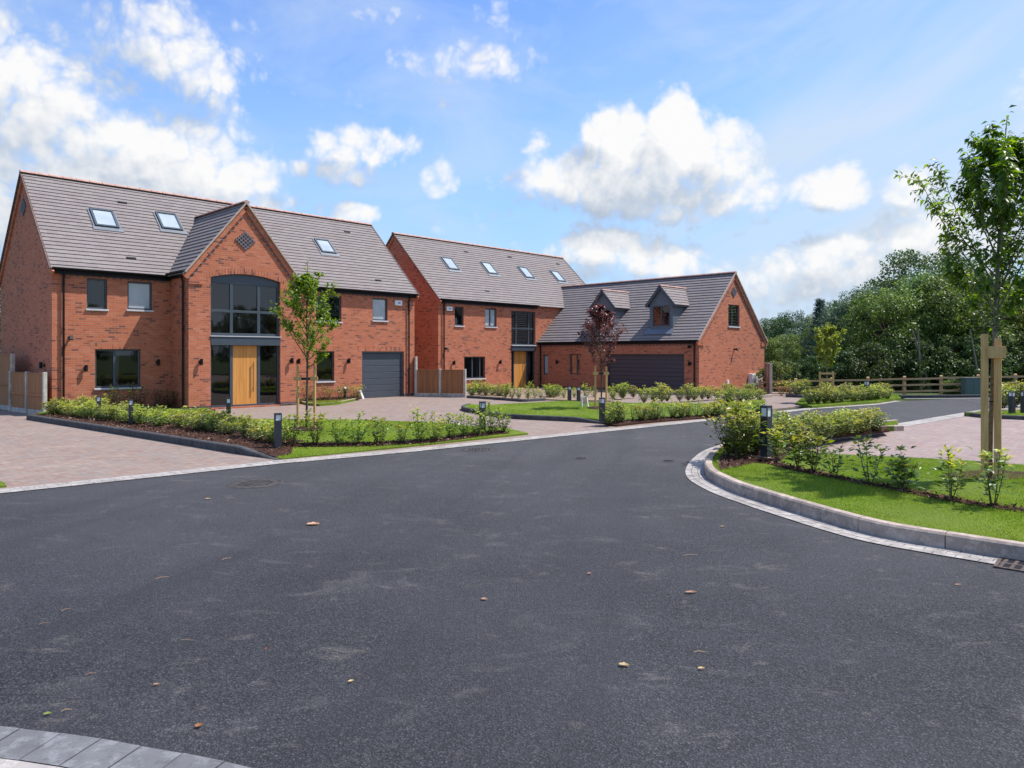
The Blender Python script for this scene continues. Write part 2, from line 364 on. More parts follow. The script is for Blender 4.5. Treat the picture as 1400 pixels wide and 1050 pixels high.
# ------------------------------------------------------------------ ground sheets
def inpoly(P, x, y):
    c = np.zeros(len(x), bool); n = len(P)
    for i in range(n):
        x0, y0 = P[i][:2]; x1, y1 = P[(i+1) % n][:2]
        if y0 == y1: continue
        c ^= ((y0 > y) != (y1 > y)) & (x < (x1-x0)*(y-y0)/(y1-y0)+x0)
    return c
def dens(pts, step=.35, closed=True):
    out = []; n = len(pts)
    for i in range(n if closed else n-1):
        a = np.array(pts[i][:2], float); b = np.array(pts[(i+1) % n][:2], float); k = max(1, int(np.linalg.norm(b-a)/step))
        for j in range(k): out.append(tuple(a+(b-a)*j/k))
    if not closed: out.append(tuple(pts[-1][:2]))
    return out
def smooth_line(pts, it=2):
    """Chaikin rounding of an open polyline"""
    p = [np.array(q[:2], float) for q in pts]
    for _ in range(it):
        q = [p[0]]
        for a, b in zip(p[:-1], p[1:]): q += [a*.75+b*.25, a*.25+b*.75]
        q.append(p[-1]); p = q
    return [tuple(x) for x in p]
def sheet(name, poly, zf, mat, kind='structure', grid=.6, skirt=.25, rough=0.0):
    """a ground surface inside a polygon, height zf(x, y), with its edge turned down"""
    if not callable(zf): zc = zf; zf = lambda x, y: zc
    B = dens(poly, .5)
    xs = [p[0] for p in B]; ys = [p[1] for p in B]
    pts = [Vector(p) for p in B]; n = len(pts)
    gx, gy = np.meshgrid(np.arange(min(xs)+grid/2, max(xs), grid), np.arange(min(ys)+grid/2, max(ys), grid)); gx = gx.ravel(); gy = gy.ravel()
    k = inpoly(B, gx, gy); pts += [Vector((x, y)) for x, y in zip(gx[k], gy[k])]
    v, e, f, *_ = geometry.delaunay_2d_cdt(pts, [(i, (i+1) % n) for i in range(n)], [], 1, 1e-5)
    m = MB(); m.v = [(p.x, p.y, zf(p.x, p.y)) for p in v]
    for q in f:
        a, b, c = (v[i] for i in q[:3])
        q = list(q) if (b-a).cross(c-a) > 0 else list(reversed(q))
        m.f.append(tuple(q)); m.mi.append(0)
    if skirt:
        for i in range(n):
            a, b = B[i], B[(i+1) % n]; za, zb = zf(*a), zf(*b)
            m.poly([(a[0], a[1], za), (b[0], b[1], zb), (b[0], b[1], zb-skirt), (a[0], a[1], za-skirt)])
    o = m.build(name, mat); o['kind'] = kind
    return o
def offset(line, d):
    """open polyline moved d to its left"""
    p = [np.array(q[:2], float) for q in line]; out = []
    for i in range(len(p)):
        t = p[min(i+1, len(p)-1)] - p[max(i-1, 0)]; t /= np.linalg.norm(t)
        out.append(tuple(p[i] + d*np.array([-t[1], t[0]])))
    return out
def resample(line, step):
    p = np.array([q[:2] for q in line], float); L = np.r_[0, np.cumsum(np.linalg.norm(np.diff(p, axis=0), axis=1))]
    n = max(1, round(L[-1]/step)); s = np.linspace(0, L[-1], n+1)
    return [(np.interp(q, L, p[:, 0]), np.interp(q, L, p[:, 1])) for q in s], L[-1]
def kerb(name, line, w=.125, h=.15, unit=.915, mat='kerb', taper=0.0, z0=-.12, gap=.005):
    """upstand kerb: road-side face on the line, body to the left of it"""
    m = MB(); pts, L = resample(line, unit)
    sub = 4
    for i in range(len(pts)-1):
        fine, _ = resample([pts[i], pts[i+1]], 10)
        # follow the curve inside a unit
    P, L = resample(line, unit/sub); I = offset(P, w); J = offset(P, .022); n = len(P)-1
    def hh(i):
        t = i/n*L
        return h if not taper else .012 + (h-.012)*min(1.0, max(0.0, (L-t)/taper))
    for i in range(n):
        a, b = i, i+1
        def mv(q0, q1, t): return (q0[0]+(q1[0]-q0[0])*t, q0[1]+(q1[1]-q0[1])*t)
        t0 = gap/(unit/sub) if i % sub == 0 else 0; t1 = 1-(gap/(unit/sub) if i % sub == sub-1 else 0)
        A0, A1 = mv(P[a], P[b], t0), mv(P[a], P[b], t1); C0, C1 = mv(J[a], J[b], t0), mv(J[a], J[b], t1); B0, B1_ = mv(I[a], I[b], t0), mv(I[a], I[b], t1)
        ha, hb = hh(a), hh(b); ca, cb = min(.022, ha*.5), min(.022, hb*.5)
        m.poly([(*A0, z0), (*A1, z0), (*A1, hb-cb), (*A0, ha-ca)]); m.poly([(*A0, ha-ca), (*A1, hb-cb), (*C1, hb), (*C0, ha)])
        m.poly([(*C0, ha), (*C1, hb), (*B1_, hb), (*B0, ha)]); m.poly([(*B0, ha), (*B1_, hb), (*B1_, z0), (*B0, z0)])
        if i % sub == 0: m.poly([(*B0, z0), (*B0, ha), (*C0, ha), (*A0, ha-ca), (*A0, z0)])
        if i % sub == sub-1: m.poly([(*A1, z0), (*A1, hb-cb), (*C1, hb), (*B1_, hb), (*B1_, z0)])
    o = m.build(name, M[mat]); o['kind'] = 'structure'
    # weld so each unit reads as one stone
    import bmesh
    bm = bmesh.new(); bm.from_mesh(o.data); bmesh.ops.remove_doubles(bm, verts=bm.verts, dist=.0005); bm.to_mesh(o.data); bm.free()
    return o
def setts(name, line, width, rows, blen, z=.006, mat='sett', gap=.007, base='kerb_dark'):
    """flush courses of blocks to the left of the line"""
    m = MB(); w = width/rows
    m.cur = 1
    P, L = resample(line, .3); Q = offset(P, width)
    for i in range(len(P)-1): m.poly([(*P[i], z-.003), (*P[i+1], z-.003), (*Q[i+1], z-.003), (*Q[i], z-.003)])
    m.cur = 0
    for r in range(rows):
        base_l, L = resample(line, .05); A = offset(base_l, r*w+gap/2); B = offset(base_l, (r+1)*w-gap/2)
        L = np.r_[0, np.cumsum([math.dist(base_l[i], base_l[i+1]) for i in range(len(base_l)-1)])]
        A = np.array(A); B = np.array(B)
        f = lambda X, t: (np.interp(t, L, X[:, 0]), np.interp(t, L, X[:, 1]))
        t = -blen*(.5 if r % 2 else 0) + 0
        while t < L[-1]:
            t0, t1 = max(t, 0)+gap/2, min(t+blen, L[-1])-gap/2
            if t1-t0 > .03:
                dz = random.uniform(-.001, .0015); zz = z+dz
                a, b, c, d = f(A, t0), f(A, t1), f(B, t1), f(B, t0)
                m.poly([(*a, zz), (*b, zz), (*c, zz), (*d, zz)])
            t += blen
    o = m.build(name, [M[mat], M[base]]); o['kind'] = 'structure'; return o

# ------------------------------------------------------------------ vegetation helpers
def unit(a): return a/np.maximum(1e-9, np.linalg.norm(a, axis=-1, keepdims=True))
def leaf_arrays(pos, d, nrm, ln, wd, fold=.25, droop=.25, fine=True):
    """curved, folded leaves: two rows of quads either side of a midrib"""
    d = unit(d); side = unit(np.cross(d, nrm)); n = unit(np.cross(side, d)); ln = ln[:, None]; wd = wd[:, None]
    if fine:
        mid = pos + d*ln*.5 - n*ln*droop*.12; tip = pos + d*ln*.97 - n*ln*droop*.55
        l1 = pos + d*ln*.42 + side*wd*.5 + n*wd*fold - n*ln*droop*.1; r1 = pos + d*ln*.42 - side*wd*.5 + n*wd*fold - n*ln*droop*.1
        V = np.stack([pos, l1, tip, r1, mid], 1).reshape(-1, 3)
        b = np.arange(len(pos))[:, None]*5
        F = np.concatenate([b+[0, 4, 1], b+[1, 4, 2], b+[2, 4, 3], b+[3, 4, 0]], 1).reshape(-1, 3)
        return V, F, 4
    tip = pos + d*ln - n*ln*droop*.3; l1 = pos + d*ln*.45 + side*wd*.5; r1 = pos + d*ln*.45 - side*wd*.5
    V = np.stack([pos, l1, tip, r1], 1).reshape(-1, 3); b = np.arange(len(pos))[:, None]*4
    F = np.concatenate([b+[0, 3, 2], b+[0, 2, 1]], 1).reshape(-1, 3)
    return V, F, 2
def tri_mesh(name, V, F, mats, mi=None, parent=None):
    me = bpy.data.meshes.new(name); me.vertices.add(len(V)); me.vertices.foreach_set('co', np.asarray(V, 'f').ravel())
    me.loops.add(len(F)*3); me.loops.foreach_set('vertex_index', np.asarray(F, 'i').ravel())
    me.polygons.add(len(F)); me.polygons.foreach_set('loop_start', np.arange(len(F), dtype='i')*3); me.polygons.foreach_set('loop_total', np.full(len(F), 3, 'i'))
    for m in mats: me.materials.append(m)
    if mi is not None: me.polygons.foreach_set('material_index', np.asarray(mi, 'i'))
    me.update(calc_edges=True); me.validate()
    o = bpy.data.objects.new(name, me); link(o, parent); return o
def dirs(n, rng): 
    a = rng.normal(size=(n, 3)); return unit(a)

def shrub(name, label, cat, h, w, ns, leaf, mats, seed, group=None, lo=.12, per=26, tip=9, wid=.42):
    """stems fanning up from the base with leaves spiralling round them and a rosette at each tip"""
    rng = np.random.default_rng(seed); root = thing(name, label, cat, group=group)
    ms = MB(); P, D, Nn, L, Y = [], [], [], [], []
    for i in range(ns):
        az = 2*math.pi*(i+rng.random()*.8)/ns; rr = w/2*math.sqrt(rng.uniform(.05, 1)); hh = h*(1-.35*(rr/(w/2))**2)*rng.uniform(.75, 1.0)
        end = np.array([math.cos(az)*rr, math.sin(az)*rr, hh]); b0 = np.array([math.cos(az), math.sin(az), 0])*rng.uniform(0, .06)*w
        c = np.array([math.cos(az)*rr*.75, math.sin(az)*rr*.75, hh*.45])
        pts = [(1-t)**2*b0 + 2*t*(1-t)*c + t*t*end for t in np.linspace(0, 1, 7)]
        ms.tube(pts, [max(.003, .010*(1-.75*t)*h) for t in np.linspace(0, 1, 7)], 5, False)
        ax = unit(pts[-1]-pts[-2])
        for j in range(per):
            t = lo + (1-lo)*(j+rng.random()*.6)/per; t = min(t, .985)
            p = (1-t)**2*b0 + 2*t*(1-t)*c + t*t*end
            ang = j*2.4 + rng.normal()*.4; o = np.array([math.cos(ang), math.sin(ang), rng.uniform(-.15, .75)])
            sub = rng.random() < .55
            off = o*leaf*rng.uniform(.2, 1.3) if sub else 0
            P.append(p+off); D.append(o + ax*.25); Nn.append(np.array([0, 0, 1.0])+rng.normal(size=3)*.35); L.append(leaf*rng.uniform(.65, 1.1)); Y.append(1 if (t > .78 and rng.random() < .55) or rng.random() < .06 else 0)
        for j in range(tip):
            ang = j*2.4; o = np.array([math.cos(ang), math.sin(ang), rng.uniform(.2, 1.4)])
            P.append(end - ax*leaf*.4*rng.random()); D.append(o); Nn.append(np.array([0, 0, 1.0])+rng.normal(size=3)*.3); L.append(leaf*rng.uniform(.5, .9)); Y.append(1 if rng.random() < .8 else 0)
    P, D, Nn, L = map(np.array, (P, D, Nn, L)); P[:, 2] = np.maximum(P[:, 2], .03)
    V, F, k = leaf_arrays(P, D, Nn, L, L*wid, .15, .5)
    tri_mesh('foliage', V, F, mats, np.repeat(Y, k), root); ms.build('stem', M['stem'], root)
    return root

def young_tree(name, label, cat, base, trunk_h, h, rad, mats, bark, seed, leaf=.09, nb=26, per=34, lean=(0, 0), tr=.03, shape='oval', wid=.5, sub=5, droop=.5, up=.85, rz=0.0):
    """slim young tree: trunk, ascending limbs, twigs, and leaves on the twigs"""
    rng = np.random.default_rng(seed); root = thing(name, label, cat, base, rz)
    mt = MB(); P, D, Nn, L = [], [], [], []
    T = lambda t: np.array([lean[0]*t**2 + .02*math.sin(5*t), lean[1]*t**2 + .02*math.cos(4*t), h*.97*t])
    ts = np.linspace(0, 1, 14); mt.tube([T(t) for t in ts], [tr*(1-.88*t)+.003 for t in ts], 8)
    def prof(q):
        if shape == 'cone': return (.45+.55*min(1, q/.18))*(1-q)**.75
        if shape == 'oval': return math.sin(math.pi*min(1, q*.86+.12))**.8
        if shape == 'vase': return (.45+.55*math.sin(math.pi*min(1, q*.75+.22)))*(1-.6*max(0, q-.6))
        return (1-q)**.7*.9+.15
    def leaves(p0, p1, n):
        ax = unit(p1-p0)
        for j in range(n):
            t = (j+rng.random())/n; p = p0+(p1-p0)*t
            s = dirs(1, rng)[0]; s -= ax*(s@ax); s = unit(s)
            d = s*.9+ax*.55+np.array([0, 0, -.35*droop])
            P.append(p + s*leaf*.15); D.append(d); Nn.append(np.array([0, 0, 1.])+rng.normal(size=3)*.45); L.append(leaf*rng.uniform(.6, 1.15))
    k0 = trunk_h/h
    for i in range(nb):
        q = (i+rng.random()*.7)/nb; t0 = k0 + (1-k0)*q*.86; p0 = T(t0); az = i*2.4+rng.normal()*.3
        reach = rad*prof(q)*rng.uniform(.75, 1.15); rise = reach*rng.uniform(.7, 1.5)*up
        e = p0 + np.array([math.cos(az)*reach, math.sin(az)*reach, min(rise, h*1.02-p0[2])])
        c = p0 + (e-p0)*.5 + np.array([math.cos(az), math.sin(az), 0])*reach*.12
        pts = [(1-t)**2*p0+2*t*(1-t)*c+t*t*e for t in np.linspace(0, 1, 6)]
        mt.tube(pts, [max(.003, tr*.36*(1-t)*(1-.5*q)+.003) for t in np.linspace(0, 1, 6)], 5, False)
        leaves(pts[1]*.4+pts[2]*.6, pts[-1], per//2); leaves(pts[0], pts[2], per//6); leaves(pts[3], pts[-1]+(pts[-1]-pts[-2])*.4, per//4)
        for s in range(sub):
            t = rng.uniform(.25, .95); a = (1-t)**2*p0+2*t*(1-t)*c+t*t*e; dv = unit(dirs(1, rng)[0]+unit(e-p0)*1.1+np.array([0, 0, .35])); b = a+dv*reach*rng.uniform(.2, .45)
            mt.tube([a, b], [.005, .002], 4, False); leaves(a+(b-a)*.2, b, per//4+1)
    leaves(T(.72), T(1.0), per//2); leaves(T(.9), T(1.03), per//4)
    P, D, Nn, L = map(np.array, (P, D, Nn, L)); V, F, k = leaf_arrays(P, D, Nn, L, L*wid, .18, droop)
    mt.build('trunk', bark, root, smooth=True); tri_mesh('crown', V, F, mats, None, root)
    return root

def big_tree(name, h, w, mat, bark, seed, label='', n=13000, leaf=.2, base=.2, shape=1.0, clumps=70, group=None, open_=.0):
    """broad tree or bush: trunk and limbs reaching clumps of leaves spread through the crown"""
    rng = np.random.default_rng(seed); root = thing(name, label, 'tree' if h > 3.2 else 'bush', group=group)
    mt = MB(); cz0 = h*base
    C, Rr = [], []
    for i in range(clumps):
        q = rng.uniform(0, 1)**.8; z = cz0 + (h-cz0)*q
        prof = math.sqrt(max(.02, 1-(abs(2*(q**shape)-.9)/1.12)**2.2))
        r = w/2*prof*math.sqrt(rng.uniform(.25, 1)); az = rng.uniform(0, 2*math.pi)
        C.append([math.cos(az)*r, math.sin(az)*r, z*rng.uniform(.93, 1.02)]); Rr.append(w*rng.uniform(.09, .17)*(1-.25*q))
    C = np.array(C); Rr = np.array(Rr)
    tp = np.array([0, 0, h*.62]); ts = np.linspace(0, 1, 6); tr = .022*h+.02
    mt.tube([np.array([.1*math.sin(3*t), .08*math.cos(2*t)-.08, h*.62*t-.1]) for t in ts], [tr*(1.15-.8*t) for t in ts], 8)
    for c in C[::3]:
        s = np.array([0, 0, min(h*.55, max(h*.12, c[2]*.55))]); m = s*.5+c*.5+np.array([0, 0, h*.03]); mt.tube([s, m, c], [tr*.35, tr*.2, .012], 5, False)
    wgt = Rr**2/np.sum(Rr**2); ci = rng.choice(clumps, n, p=wgt); dv = dirs(n, rng); rad = Rr[ci]*rng.uniform(.35, 1.0, n)**.5*(1+open_*rng.normal(size=n)*.3)
    P = C[ci] + dv*rad[:, None]*np.array([1, 1, .78]); P[:, 2] = np.maximum(P[:, 2], .15)
    D = unit(dv*.6 + dirs(n, rng)*.8 + np.array([0, 0, -.25])); Nn = unit(dv + dirs(n, rng)*.6 + np.array([0, 0, .5]))
    L = leaf*rng.uniform(.6, 1.25, n); V, F, k = leaf_arrays(P, D, Nn, L, L*.62, fine=False)
    mt.build('trunk', bark, root, smooth=True); tri_mesh('crown', V, F, [mat], None, root)
    return root

# ------------------------------------------------------------------ the ground
EDGE = [G(*p) for p in [(-150,694),(0,675.4),(200,654.2),(380,634.8),(560,618.6),(740,599.9),(900,583),(985,574)]] + [G(1114,559.5), G(1201,553.5), G(1233,548.5)]
EDGE = [(-15.5, 3.35)] + [p[:2] for p in EDGE[1:]]
EDGE_IN = offset(EDGE, .42)
KERB_R = smooth_line([G(*p) for p in [(1222,581.5),(1130,592),(1060,600.5),(1010,608.5),(985,616),(971,627),(964,638),(962.5,647),(968,656),(983,664.5),(1003,674),(1020,680),(1072,697),(1160,724),(1211,737),(1263,746),(1330,757),(1386,766.3),(1450,776),(1530,786)]], 2)
NEAR = [(3.2, 1.6), (1.6, 2.35), (0.0, 3.02)] + [G(*p)[:2] for p in [(337,1050),(274,1036),(206,1025),(134,1011),(71,1003),(0,995)]] + [(-4.2, 4.15), (-6.5, 4.3), (-9.5, 4.1), (-13, 3.2)]
NEAR = smooth_line(NEAR, 2)
def dist_to(line):
    A = np.array([p[:2] for p in line])
    def f(x, y):
        p = np.array([x, y]); a = A[:-1]; b = A[1:]; ab = b-a
        t = np.clip(((p-a)*ab).sum(1)/(ab*ab).sum(1), 0, 1); return float(np.min(np.linalg.norm(a+ab*t[:, None]-p, axis=1)))
    return f
DE = dist_to(EDGE_IN)
def rise(x, y): return .016 + .115*min(1.0, DE(x, y)/1.3)

# open field out to the skyline
m = MB(); S = 900
m.poly([(-S,-S,-.06),(S,-S,-.06),(S,S,-.06),(-S,S,-.06)]); o = m.build('ground', M['field']); o['kind'] = 'structure'
road_poly = [(-15.6, 3.3)] + list(EDGE)[1:] + [G(1340,543.4)[:2], (34, 33.6), (36, 10), (20, -3), (8, -1)] + NEAR
o = sheet('road', road_poly, 0.0, M['asphalt'], grid=3.0, skirt=.05)
o = sheet('driveway', [tuple(p) for p in EDGE_IN[:8]] + [G(1050,560)[:2], G(1112,554)[:2], G(1106,538)[:2], AB(42,27)[:2], AB(26,31)[:2], AB(6,33)[:2], (-27, 24), (-30, 6)], .005, M['paver'], grid=2.0, skirt=.06)
setts('road_edging', EDGE, .42, 3, .30, .010)
# near kerb at the photographer's feet
setts('gutter_slabs', NEAR, .265, 1, .25, .012, 'slab', .008)
NEAR_K = offset(NEAR, .272)
kerb('near_kerb', NEAR_K, .13, .028, .915, 'sett')
sheet('near_verge', offset(NEAR_K, .12) + [(-13.4, -4), (4, -4)], .022, M['lawn'])
# kerb to the left drive
K1 = smooth_line([G(*p)[:2] for p in [(36,574),(110,586),(200,600.5),(284,614.5),(324,621.2),(378,629.4)]], 1)
kerb('drive_kerb', K1, .11, .16, .6, 'kerb_dark', taper=1.3)
LAWN1 = [p[:2] for p in offset(K1, .10)] + [p for p in [G(386,628.6)[:2], G(560,611.8)[:2], G(722,594.6)[:2], G(690,588,.06)[:2], G(655,585,.1)[:2], G(618,579.3,.12)[:2], G(560,576.4,.13)[:2], G(493,574,.13)[:2], G(400,573,.13)[:2], G(314,573,.13)[:2], G(255,571,.13)[:2], G(150,566,.13)[:2], G(66,562,.13)[:2]]]
def rise1(x, y): return rise(x, y)
sheet('lawn', LAWN1, rise1, M['lawn'], grid=.45)
# lawn with the copper tree
K2 = smooth_line([G(*p)[:2] for p in [(640,557),(630,559.5),(632,562.5),(648.6,566),(696,573),(740,575),(784,577),(815,579.3),(842,582)]], 1)
kerb('lawn_kerb', K2, .11, .15, .6, 'kerb_dark', taper=1.5)
LAWN2 = [p[:2] for p in offset(K2, .10)] + [G(850,581.4)[:2], G(985,570.6)[:2], G(1046,562.5)[:2], G(1046,546,.12)[:2], G(950,552,.13)[:2], G(850,550.5,.13)[:2], G(774,548,.13)[:2], G(740,549.7,.13)[:2], G(666,553.6,.13)[:2]]
sheet('lawn', LAWN2, rise, M['lawn'], grid=.6)
# right-hand island
kerb('island_kerb', KERB_R, .125, .165, .915, 'kerb')
setts('island_setts', offset(KERB_R, -.318), .312, 3, .20, .009)
ISL = offset(KERB_R, .115)
isl = [p[:2] for p in ISL]
DRIVE_EDGE = [G(1330,633,.1)[:2], G(1254,627.5,.12)[:2], G(1203,625,.12)[:2], G(1120,620.5,.12)[:2], G(1092,615,.12)[:2], G(1093,606,.12)[:2], G(1125.7,599.5,.02)[:2], G(1183,590.7)[:2], G(1222,590)[:2]]
ISLAND = isl + [G(1600,655,.12)[:2], G(1400,637,.12)[:2]] + DRIVE_EDGE
sheet('island_lawn', ISLAND, .138, M['lawn'], grid=.5)
sheet('side_driveway', [G(1216,584)[:2], G(1341,563.2)[:2], G(1400,555)[:2], (30, 27), (34, 10), (16, 6.5), G(1400,640)[:2], G(1300,634)[:2], G(1200,630)[:2], G(1080,618)[:2], G(1085,604)[:2], G(1180,588)[:2]], .005, M['paver2'], grid=2.0, skirt=.05)
setts('side_edging', [(34, 40.2), G(1400,552.3)[:2], G(1341,560.5)[:2], G(1214,581.5)[:2]], .5, 2, .45, .011, 'sett')
kerb('bed_kerb', [G(1236,589.5)[:2], G(1184,591)[:2], G(1126,600.5)[:2], G(1088,607)[:2]][::-1], .10, .155, .3, 'kerb', z0=-.1)
# far side of the road
kerb('far_kerb', [(34, 33.7), G(1340,543.5)[:2], G(1231,544.0)[:2]][::-1], .12, .13, .9, 'kerb_dark')
setts('far_edging', [(34, 33.1), G(1340,544.8)[:2], G(1240,545.5)[:2]][::-1], .3, 1, .45, .009, 'sett')
FARL = [G(1088,550,.1)[:2], G(1110,557.3,.03)[:2], G(1201,551.8)[:2], G(1232,546.8)[:2], G(1226,542)[:2], G(1100,542,.1)[:2]]
sheet('far_lawn', FARL, .09, M['lawn'])
kerb('bed_kerb', [G(1074,543)[:2], G(1104,544.5)[:2]], .12, .14, .6, 'kerb_dark')
kerb('bed_kerb', [G(1036,545)[:2], G(1056,543)[:2]], .12, .14, .6, 'kerb')
R_L = [G(1320,569.5)[:2], G(1400,574)[:2], G(1560,580)[:2], G(1560,560,.1)[:2], G(1400,561,.1)[:2], G(1345,563.5,.1)[:2]]
kerb('lawn_kerb', [G(1318,569)[:2], G(1345,572)[:2], G(1400,574.5)[:2], G(1560,581)[:2]], .11, .13, .6, 'kerb_dark', taper=0)
sheet('far_lawn', R_L, .12, M['lawn'])

# planting strips: bark mulch
def mulch(poly, zf, n, size=(.03, .09)):
    o = sheet('bark_mulch', poly, zf, M['mulch'], kind='stuff', grid=.4, skirt=.05)
    P = np.array([p[:2] for p in poly]); rng = np.random.default_rng(n)
    x = rng.uniform(P[:, 0].min(), P[:, 0].max(), n*6); y = rng.uniform(P[:, 1].min(), P[:, 1].max(), n*6); k = inpoly(poly, x, y); x, y = x[k][:n], y[k][:n]; n = len(x)
    z = np.array([zf(a, b) if callable(zf) else zf for a, b in zip(x, y)])+.006+rng.uniform(0, .022, n)
    d = dirs(n, rng)*np.array([1, 1, .35]); V, F, k = leaf_arrays(np.stack([x, y, z], 1), d, np.array([0, 0, 1.])+rng.normal(size=(n, 3))*.5, rng.uniform(*size, n), rng.uniform(.015, .035, n), 0, .1, False)
    c = tri_mesh('bark_chips', V, F, [M['chip']], None, o); c['kind'] = 'stuff'
def band(line, wl, wr):
    return [tuple(p) for p in offset(line, wl)] + [tuple(p) for p in offset(line, -wr)][::-1]
HEDGE_A = smooth_line([G(*p, .13)[:2] for p in [(64,566.5),(130,574),(200,583),(257,587.5),(329,600),(372,607.5)]], 1)
HEDGE_B = smooth_line([G(*p, .12)[:2] for p in [(384,609.5),(407,608.6),(440,607.3),(503,605.2),(560,601.6),(611,597),(661,591),(690,588.4)]], 1)
A_in = offset(K1, .13)
MUL_A = [tuple(p) for p in A_in[:-3]] + [G(375,622,.08)[:2], G(398,617.5,.10)[:2], HEDGE_B[2], HEDGE_B[0]] + [tuple(p) for p in offset(HEDGE_A, .75)][::-1]
mulch(MUL_A, lambda x, y: rise(x, y)+.012, 3800)
mulch(band(HEDGE_B[1:], .22, .20), lambda x, y: rise(x, y)+.012, 1500)
HEDGE_C = smooth_line([G(*p, .12)[:2] for p in [(836,577.2),(860,574.5),(900,571),(940,568),(985,565),(1040,560.5)]], 1)
mulch(band(HEDGE_C, .3, .18), lambda x, y: rise(x, y)+.012, 1400)
HEDGE_E = smooth_line([G(*p, .14)[:2] for p in [(985,622.5),(1010,628),(1045,630),(1080,640),(1110,646),(1141,653),(1188,663),(1240,672),(1302,684),(1358,693),(1430,703)]], 1)
mulch(band(HEDGE_E[4:], .13, .12), .150, 1500, (.03, .1))
NOSE = [p for p in isl if 975 < 0] or []
nose_poly = [G(*p, .14)[:2] for p in [(984,643),(982,634),(986,624),(1000,613),(1050,603.5),(1100,597.5),(1210,584),(1216,588.5),(1126,598.5),(1093,604.5),(1080,618),(1068,630),(1050,634),(1030,633),(1010,638)]]
mulch(nose_poly, .150, 2600)
sheet('tree_pit', [G(1352+62*math.cos(t), 649+6.5*math.sin(t), .15)[:2] for t in np.linspace(0, 6.28, 20)[:-1]], .147, M['mulch'], kind='structure', grid=.3, skirt=.02)
for nm, c in (('lawn', (418, 586, 24, 3.2)), ('x', (822, 557.5, 20, 2))):
    sheet('tree_pit', [G(c[0]+c[2]*math.cos(t), c[1]+c[3]*math.sin(t), .14)[:2] for t in np.linspace(0, 6.28, 16)[:-1]], .150, M['mulch'], kind='structure', grid=.3, skirt=.02)

B1, B2 = 27.52, 28.80
bed1 = [AB(6.75,B1)[:2], AB(10.37,B1)[:2], AB(10.37,B1-1.6)[:2], AB(11.0,B1-1.62)[:2], G(292,563,.08)[:2], G(262,562.5,.08)[:2], AB(6.75,B1-3.2)[:2]]
sheet('lawn', bed1, .09, M['lawn']); mulch([AB(6.8,B1-.02)[:2], AB(10.36,B1-.02)[:2], AB(10.36,B1-1.0)[:2], AB(6.8,B1-1.3)[:2]], .10, 500)
kerb('bed_kerb', [G(292,564.2)[:2], G(262,563.6)[:2], G(235,561)[:2]][::-1], .10, .10, .3, 'kerb_dark')
bed1r = [AB(14.52,B1)[:2], AB(18.45,B1)[:2], G(486,546.6,.05)[:2], G(462,551.5,.06)[:2], G(437,553.5,.06)[:2], G(421,552.6,.06)[:2], G(408.5,549.4,.06)[:2]]
sheet('lawn', bed1r, .085, M['lawn']); mulch([AB(14.54,B1-.02)[:2], AB(18.3,B1-.02)[:2], AB(17.9,B1-1.0)[:2], AB(14.54,B1-1.2)[:2]], .095, 500)
kerb('bed_kerb', smooth_line([G(*p)[:2] for p in [(408,551),(421,554.2),(437,555),(462,553),(488,547.5)]], 1), .09, .10, .3, 'kerb')
bed2 = [G(638,543.8)[:2], G(680,546.4)[:2], G(717,549.2)[:2], G(746,547.6)[:2], G(790,549)[:2], G(836,549.5)[:2], AB(31.85,B2-6.2)[:2], AB(31.85,B2)[:2], AB(27.2,B2)[:2]]
sheet('sandy_bed', bed2, .06, M['soil'], grid=.8)
kerb('bed_kerb', [G(*p)[:2] for p in [(638,544.4),(680,547),(712,549.7),(720,549.6),(746,548)]], .1, .12, .6, 'kerb_dark')
sheet('verge', [G(9,666.6)[:2], G(3,660.5)[:2], (-9.3, 10.4), (-11.5, 8.6), (-10.5, 7.9)], .03, M['lawn'])

# mown grass blades
def blades(name, poly, zf, n, hgt, wid, holes=(), keep=None):
    P = np.array([p[:2] for p in poly]); rng = np.random.default_rng(n)
    x = rng.uniform(P[:, 0].min(), P[:, 0].max(), n*4); y = rng.uniform(P[:, 1].min(), P[:, 1].max(), n*4); k = inpoly(poly, x, y)
    for h in holes: k &= ~inpoly(h, x, y)
    if keep is not None: k &= keep(x, y)
    x, y = x[k][:n], y[k][:n]; n = len(x)
    z = np.array([zf(a, b) for a, b in zip(x, y)]) if callable(zf) else np.full(n, zf)
    p = np.stack([x, y, z-.003], 1); az = rng.uniform(0, 2*np.pi, n); s = np.stack([np.cos(az), np.sin(az), np.zeros(n)], 1)*wid*.5
    h = hgt*rng.uniform(.45, 1.2, n)*(.75+.5*np.sin(x*2.1+1)*np.sin(y*1.7)); lean = np.stack([rng.normal(size=n), rng.normal(size=n), np.zeros(n)], 1)*.5*h[:, None]
    V = np.stack([p-s, p+s, p+lean+np.array([0, 0, 1])*h[:, None]], 1).reshape(-1, 3); F = np.arange(3*n).reshape(-1, 3)
    o = tri_mesh(name, V, F, [M['blade']]); o['kind'] = 'stuff'
blades('grass', ISLAND, .138, 130000, .036, .0075, (nose_poly, band(HEDGE_E[4:], .09, .08)))
blades('grass', LAWN1, rise, 70000, .034, .010, (MUL_A, band(HEDGE_B[1:], .18, .16)))
blades('grass', LAWN2, rise, 45000, .034, .013, (band(HEDGE_C, .25, .14),))
blades('grass', bed1r, .085, 9000, .04, .013); blades('grass', bed1, .09, 9000, .04, .013)
blades('grass', FARL, .09, 9000, .05, .016); blades('grass', R_L, .12, 9000, .05, .015)
blades('grass', [G(9,666.6)[:2], G(3,660.5)[:2], (-9.3, 10.4), (-11.5, 8.6), (-10.5, 7.9)], .03, 5000, .04, .009)
